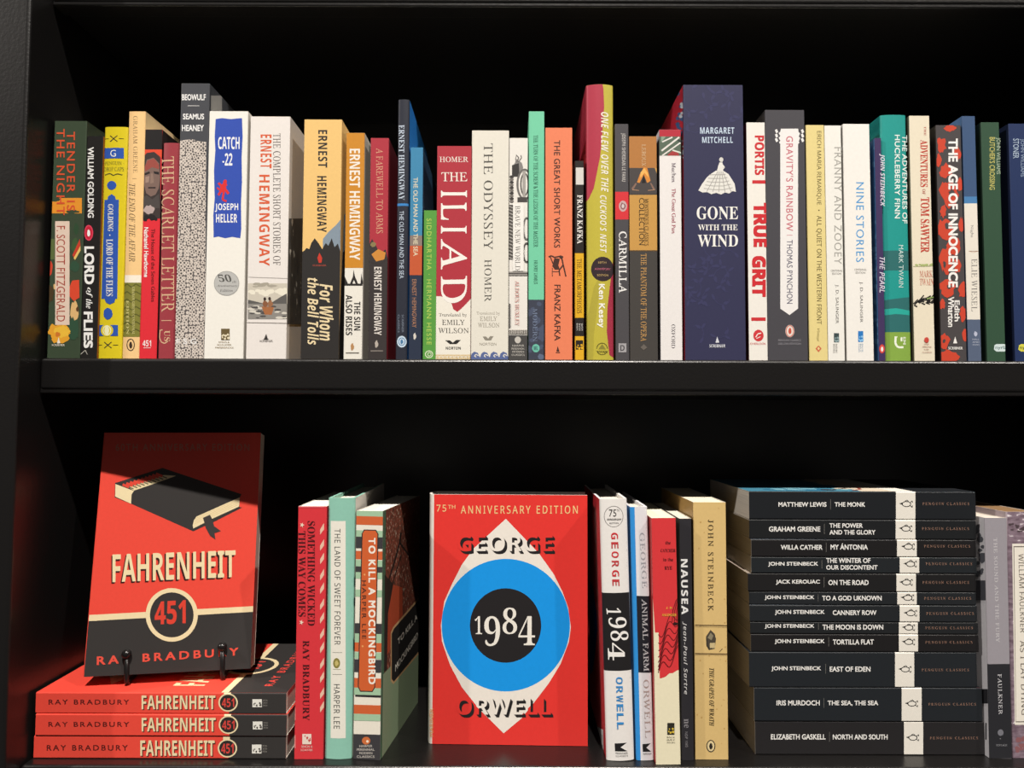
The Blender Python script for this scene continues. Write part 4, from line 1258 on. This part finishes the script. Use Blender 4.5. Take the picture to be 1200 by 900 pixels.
Z(660, 560, 2.648)
book('white hardcover spine whose broad black band carries large white numerals', (115, 65), (197, 70), (222, 882), (135, 885), '#ece6de', lc='#cc2c34', lower=True, group=G2, kind='h', bulge=.0022, y=-.002, lean=True, d=.135, pages='#e6dccc')
P([(110, 358), (206, 356), (214, 598), (116, 600)], c='#1d1b1c')
RING(157, 120, 30, 33, 1.6, '#77726e'); T(142, 98, 165, 120, '75', '#3c3836', 'sans', r='h', n='n'); T(167, 98, 174, 105, 'TH', '#3c3836', r='h', n='n'); T(136, 126, 181, 132, 'ANNIVERSARY', '#3c3836', 'sb', r='h', n='n'); T(144, 138, 172, 143, 'EDITION', '#3c3836', r='h', n='n')
def vert(s, x0, x1, y0, y1, dx, c, font, n, off=0.0, sp=1.0):
    b = CUR
    q = [Vector(b.uv(*p)) for p in ((x0, y0), (x1, y0), (x1 + dx, y1), (x0 + dx, y1))]
    gv, gf, gn = glyphs(s, font, off, sp)
    out = []
    for gx, gy in gv:
        a, e = gx + .5, gy + .5
        p = q[0].lerp(q[1], e).lerp(q[3].lerp(q[2], e), a)
        out.append((p.x, p.y))
    b.k += 1
    b.text.setdefault(NAMES.get(n, n), []).append((b.face, out, (gf, gn), ink(c), b.k, []))
for q, ch in enumerate('GEORGE'):
    vert(ch, 148 + q * .8, 170 + q * .8, 170 + q * 29, 190 + q * 29, 1, '#cf2f34' if q % 2 == 0 else '#c0393c', 'sb', 'a', .0)
for ch, a0, a1, w0, w1 in (('1', 404, 424, 132, 172), ('9', 432, 466, 138, 190), ('8', 474, 506, 144, 196), ('4', 512, 566, 136, 184)):
    vert(ch, w0 + 2, w1 + 6, a0, a1, 2, '#f1ece4', 'serifb', 't', -.006)
for q, ch in enumerate('ORWELL'):
    vert(ch, 163 + q * .7, 184 + q * .7, 618 + q * 28, 640 + q * 28, 1, '#3a8ac8', 'sb', 'surname_lettering', .0)
P([(160, 824), (198, 822), (199, 848), (161, 848)], c='#1d1b1c'); P([(198, 822), (178, 836), (199, 848)], c='#ece6de'); T(163, 852, 201, 857, 'MARINER', '#3c3836', r='h', n='p'); T(163, 860, 201, 865, 'CLASSICS', '#77726e', r='h', n='p')
on('L'); P([(92, 790), (90, 762), (125, 782), (126, 852), (96, 838)], c='#e6e0da')
for q in range(8):
    LN([(98 + q * 3.4, 786 + q * 1.5), (99 + q * 3.4, 826 + q * 1.8)], 1.2, '#3c3836')
P([(84, 320), (92, 340), (104, 420), (106, 470), (100, 540), (92, 600), (84, 610)], c='#3a5ab0')

book('thin white spine with a dark band and a light blue cover edge', (207, 88), (262, 95), (282, 878), (227, 880), '#e2dede', lc='#2c86cc', lower=True, group=G2, kind='h', bulge=.001, y=-.001, lean=True, d=.13)
P([(200, 70), (221, 70), (241, 895), (210, 895)], c='#2f8fd6')
P([(227.5, 366), (280, 368), (290, 606), (233.5, 604)], c='#1f1f26')
vert('GEORGE', 236, 252, 170, 342, 9, '#a8a8ac', 'serif', 'a', .004, 1.1); vert('ANIMAL FARM', 243, 260, 376, 600, 7, '#c9c6c6', 'serif', 't', .008, 1.0); vert('ORWELL', 248, 266, 626, 806, 6, '#b09c94', 'serif', 'a', .004, 1.1)
P([(246, 826), (272, 824), (273, 850), (247, 850)], c='#1d1b1c'); P([(272, 824), (258, 837), (273, 850)], c='#e2dede'); T(248, 854, 275, 859, 'MARINER', '#3c3836', r='h', n='p')

book('red and cream spine with wavy black line drawing, left of the thin black spine', (270, 125), (353, 126), (365, 893), (288, 893), '#ece2c0', lc='#c83a38', lower=True, group=G2, y=-.008, lean=True, d=.115, pages='#f0e6c8')
P([(262, 118), (360, 118), (372, 592), (352, 598), (340, 606), (330, 606), (316, 618), (302, 622), (294, 620), (290, 560)], c='#d8373a')
P([(284, 480), (296, 480), (300, 640), (286, 640)], c='#ece2c0')
for q in range(8):
    LN([(295 + t * 4.3, 486 + q * 17 + 20 * math.sin(t * .55 + q * .45) - t * 4.6) for t in range(17)], 2.6, '#6a1418')
for q in range(3):
    LN([(338 + q * 7, 446), (340 + q * 6, 412), (350 + q * 4, 380), (362, 366 + q * 12)], 2.2, '#6a1418')
BLOB(348, 452, 9, 6, '#2c1414', 3)
for (tx, y0, x0, x1) in (('the', 196, 317, 333), ('CATCHER', 220, 302, 348), ('in the', 248, 310, 341), ('RYE', 274, 314, 338)):
    T(x0, y0, x1, y0 + 10, tx, '#4a1216', 'serifb', r='h')
T(319, 400, 339, 407, 'J. D.', '#e8b83c', 'serifb', r='h', n='a'); T(307, 421, 351, 429, 'SALINGER', '#e8b83c', 'serifb', r='h', n='a')
RC(323, 760, 345, 796, '#2c2a20'); BLOBS(326, 764, 342, 792, 5, 4, '#d8b83c', 3)
for q in range(3):
    T(322, 802 + q * 8, 347, 806.5 + q * 8, ('BACK', 'BAY', 'BOOKS')[q], '#6a6450', r='h', n='p')

book('thin black spine with white hand drawn lettering, left of the tan spine', (356, 126), (402, 128), (406, 876), (368, 874), '#2c2a2e', rc='#4a3a2c', lower=True, group=G2, y=.0, lean=True, d=.12)
vert('NAUSEA', 365, 386, 252, 424, 2, '#f1eeea', 'sb', 't', .012, 1.15); vert('Jean-Paul Sartre', 370, 384, 446, 672, 3, '#d8d4d0', 'sl_it', 'a', .012, 1.15)
vert('NDP 1082', 378, 386, 788, 836, 1, '#8a8688', 'sans', 'p'); vert('ne', 374, 388, 748, 776, 1, '#8a8688', 'serifb', 'p')

book('plain tan spine with dark brown lettering and a small boxed ink drawing', (408, 75), (517, 78), (513, 875), (410, 872), '#d9b878', lc='#b08a50', lower=True, group=G2, y=.0015, d=.135, pages='#f0e2c4')
BLOBS(415, 90, 510, 860, 26, 3, '#c49c5c', 4)
LN([(409, 457), (518, 459)], 3.5, '#6a5434'); LN([(409, 545), (518, 547)], 3.5, '#6a5434'); LN([(409, 462), (518, 464)], 1, '#8a7048'); LN([(409, 549), (518, 551)], 1, '#8a7048')
P([(443, 492), (457, 472), (470, 484), (474, 500), (470, 530), (452, 534), (444, 520)], c='#4a4236'); P([(448, 496), (458, 480), (466, 490), (460, 504)], c='#8a8066'); RC(455, 512, 471, 528, '#c9b484'); LN([(446, 500), (446, 522), (456, 530)], 2, '#2c261e'); LN([(484, 540), (494, 530)], 2, '#6a5434')
T(449, 130, 466, 414, 'JOHN STEINBECK', '#4a3c24', 'serif', n='a', sp=1.35, off=.01); T(453, 590, 468, 770, 'THE GRAPES OF WRATH', '#3c301c', 'itb')
EL(458, 832, 14, 19, '#3c3428'); EL(458, 832, 11, 16, '#e2cc98'); BLOB(458, 833, 6, 11, '#2c2620', 3, 14, .2)

# ---- the stack of black paperbacks
GK = 'black spined paperbacks in the tall stack'
SPINES = [
    # label, zoom origin, left, right, top, bottom, band, [author box], [title boxes], y
    ('B', 'bottom book of the tall black stack, lying on the shelf', 150, 1045, 452, 572, (731, 806), [(211, 501, 425, 522, 'ELIZABETH GASKELL')], [(453, 502, 667, 522, 'NORTH AND SOUTH')], .011, (764, 515), (832, 516, 1020, 'c'), 440, '#211f20'),
    ('B', 'second book from bottom of the tall black stack, red strip along its top', 146, 1036, 320, 445, (722, 800), [(233, 369, 402, 389, 'IRIS MURDOCH')], [(433, 370, 630, 391, 'THE SEA, THE SEA')], .0105, (760, 382), (826, 384, 1012, 'c'), 418, '#1c2024'),
    ('B', 'thickest book of the tall black stack, its white band farthest left', 125, 1015, 181, 308, (696, 771), [(213, 236, 407, 256, 'JOHN STEINBECK')], [(441, 237, 600, 257, 'EAST OF EDEN')], .0108, (734, 248), (800, 250, 984, 'c'), 425, '#1c2024'),
    ('B', 'fourth book from the bottom of the tall black stack, a thin one on the thickest', 133, 1022, 112, 172, (711, 786), [(226, 130, 421, 150, 'JOHN STEINBECK')], [(453, 131, 613, 151, 'TORTILLA FLAT')], .0105, (748, 141), (814, 142, 998, 'c'), 437, '#171516'),
    ('B', 'thinnest book of the tall black stack, fifth from its bottom', 130, 1020, 64, 106, (711, 785), [(187, 71, 381, 90, 'JOHN STEINBECK')], [(413, 73, 650, 93, 'THE MOON IS DOWN')], .0108, (748, 85), (814, 86, 1000, 'c'), 397, '#1a1c1e'),
    ('A', 'sixth book from the bottom of the tall black stack', 184, 1026, 535, 594, (740, 813), [(278, 552, 462, 571, 'JOHN STEINBECK')], [(492, 553, 654, 571, 'CANNERY ROW')], .0105, (779, 564), (838, 565, 1014, 'c'), 0, '#1c1f22'),
    ('A', 'thin book of the tall black stack, sixth from its top', 183, 1022, 486, 528, (731, 803), [(240, 498, 424, 516, 'JOHN STEINBECK')], [(453, 499, 673, 517, 'TO A GOD UKNOWN')], .0105, (768, 507), (830, 509, 1004, 'c'), 438, '#1c1f22'),
    ('A', 'fifth book from the top of the tall black stack', 178, 1022, 418, 482, (728, 800), [(282, 440, 444, 459, 'JACK KEROUAC')], [(476, 441, 625, 460, 'ON THE ROAD')], .0105, (763, 450), (824, 450, 996, 'c'), 460, '#171617'),
    ('A', 'fourth book from the top of the tall black stack, titled in two lines', 190, 1025, 357, 410, (740, 812), [(253, 374, 438, 392, 'JOHN STEINBECK')], [(468, 360, 632, 378, 'THE WINTER OF'), (468, 386, 658, 403, 'OUR DISCONTENT')], .0105, (778, 382), (836, 381, 1008, 'c'), 452, '#1c2023'),
    ('A', 'third book from the top of the tall black stack', 190, 1022, 292, 350, (730, 803), [(300, 311, 454, 329, 'WILLA CATHER')], [(484, 305, 622, 329, 'MY ÁNTONIA')], .0105, (770, 318), (830, 316, 1000, 'c'), 468, '#171516'),
    ('A', 'second book from the top of the tall black stack, its title in two lines', 184, 1022, 219, 286, (725, 798), [(256, 243, 446, 262, 'GRAHAM GREENE')], [(480, 231, 603, 248, 'THE POWER'), (480, 256, 650, 273, 'AND THE GLORY')], .0105, (761, 251), (822, 251, 996, 'c'), 461, '#16181a'),
    ('A', 'topmost book of the tall black stack, with a blue sea picture on its cover', 183, 1021, 114, 211, (726, 798), [(291, 153, 469, 170, 'MATTHEW LEWIS')], [(499, 153, 612, 170, 'THE MONK')], .0112, (763, 160), (824, 159, 997, 'c'), 484, '#16191d'),
]
zz = Z_LOW + .0002
rn = random.Random(11)
for i, (zo, lab, L, R_, T_, B_, band, auth, titl, yy, lg, cl, bar, col) in enumerate(SPINES):
    Z(*((820, 540, 3.158) if zo == 'A' else (840, 710, 3.333)))
    top_red = i == 1
    zz = flat(lab, L, R_, T_, B_, zz, col, rc=('#a02838' if top_red else col if i in (0,) else ('#c9bfae', '#8a94a0', col, '#b0a090')[i % 4]) if i != 11 else '#3f7c92', lc='#1a1a1c', y=yy, d=.129, group=GK,
              pages=('#d2c8ba', '#c6beb2', '#d8cfc2')[i % 3], yaw=rad(rn.uniform(-.25, .25)))
    RC(band[0], T_ - 8, band[1], B_ + 8, '#e9e2d4')
    for a in auth:
        T(*a[:4], a[4], '#ece8e0', off=.03, n='a')
    for a in titl:
        T(*a[:4], a[4], '#ece8e0', off=.03)
    if bar:
        h = (B_ - T_)
        m_ = (auth[0][1] + auth[0][3]) / 2
        q = min(h * .3, 19)
        RC(bar - .7, m_ - q, bar + .7, m_ + q, '#77736c')
    x, y = lg
    s = 1.0 if zo == 'A' else 1.03
    RING(x + 2 * s, y, 17 * s, 11 * s, 3.0 * s, '#2a2826', 16); P([(x - 13 * s, y - 6 * s), (x - 25 * s, y - 2 * s), (x - 13 * s, y + 3 * s)], c='#2a2826')
    LN([(x + 16 * s, y - 6 * s), (x + 23 * s, y - 12 * s), (x + 24 * s, y - 5 * s)], 2.4 * s, '#2a2826'); LN([(x + 16 * s, y + 6 * s), (x + 23 * s, y + 12 * s), (x + 24 * s, y + 5 * s)], 2.4 * s, '#2a2826'); LN([(x - 4 * s, y - 11 * s), (x + 4 * s, y - 15 * s), (x + 10 * s, y - 9 * s)], 2 * s, '#2a2826')
    T(cl[0], cl[1] - 5, cl[2], cl[1] + 5, 'PENGUIN CLASSICS', '#a07a66', 'serif', n='p', sp=1.5, off=.004)
    if i == 1:
        on('R', True); RC(0, 0, 130, CUR.H * 1000 * .33, '#1a1c20'); RC(0, CUR.H * 1000 * .36, 130, CUR.H * 1000 * .47, '#d8a890')
    if i == 11:
        HH = CUR.H * 1000
        on('R', True)
        BLOBS(4, HH * .4, 125, HH * .98, 40, 9, '#2c6a86', 3, 1.6); BLOBS(4, HH * .45, 60, HH * .85, 16, 7, '#74a8b4', 5, 1.6)
        RC(0, HH * .36, 130, HH * .5, '#d8c8b0'); BLOBS(0, HH * .46, 130, HH * .54, 16, 8, '#d0c0a8', 6, 1.2)
        LN([(10, HH * .64), (16, HH * .6), (22, HH * .55), (30, HH * .5)], 3, '#2c2422'); LN([(8, HH * .52), (20, HH * .46), (34, HH * .44)], 3, '#8a3c30'); BLOB(14, HH * .62, 6, 8, '#33282a', 4)
        RC(0, HH * .27, 130, HH * .36, '#e9e2d4'); RC(0, 0, 130, HH * .27, '#16191d')

# ---- the two at the right end
Z(1120, 560, 2.647)
book('grey spine with a black lower third, right of the black stack', (88, 128), (160, 122), (175, 865), (105, 862), '#9a9498', lc='#d4d0d2', lower=True, group=G2, y=.005, lean=True, d=.13, pages='#e2d4c4')
P([(80, 578), (180, 577), (185, 870), (90, 870)], c='#26262a')
vert('THE SOUND AND THE FURY', 117, 128, 186, 510, 8, '#c9c4c4', 'serif', 't', .008, 1.12); vert('FAULKNER', 130, 142, 608, 734, 3, '#c9c6c6', 'serif', 'a', .01, 1.12)
EL(139, 790, 9, 10, '#77767c'); EL(138, 809, 1.5, 1.5, '#9a989c'); T(125, 826, 159, 832, 'VINTAGE', '#a8a6a8', 'serif', r='h', n='p')
on('L'); BLOBS(64, 130, 84, 330, 14, 12, '#55565c', 4); RC(60, 318, 100, 380, '#4a4a50'); RC(60, 655, 108, 700, '#26262a'); RC(92, 760, 96, 812, '#3a3a3c')

book('mauve paperback with a cream title panel, at the far right end of the lower shelf', (160, 106), (262, 106), (272, 868), (177, 868), '#b0a0a4', lc='#a8989c', lower=True, group=G2, y=.006, d=.13, pages='#8a6a48')
mau = mottle_mat('printed_mauve_print', ['#6a5660', '#a8949c', '#c4b4b8', '#94808a'], 120, (1, 1, 2.4))
RC(160, 100, 290, 880, mau); BLOBS(165, 140, 212, 172, 12, 8, '#4a3c40', 4, .6); BLOBS(176, 800, 260, 850, 12, 12, '#8a5a5c', 5, .8)
P([(175, 204), (262, 204), (270, 766), (183, 766)], c='#ece4d4'); P([(179, 212), (260, 212), (267, 758), (186, 758)], c='#5a5048'); P([(181, 215), (260, 215), (267, 755), (187, 755)], c='#ece4d4')
vert('WILLIAM FAULKNER', 194, 210, 236, 480, 6, '#5a5048', 'sl', 'a', .004, 1.05); vert('AS I LAY DYING', 199, 216, 505, 735, 5, '#5a5048', 'sl', 't', .004, 1.05)
finish()
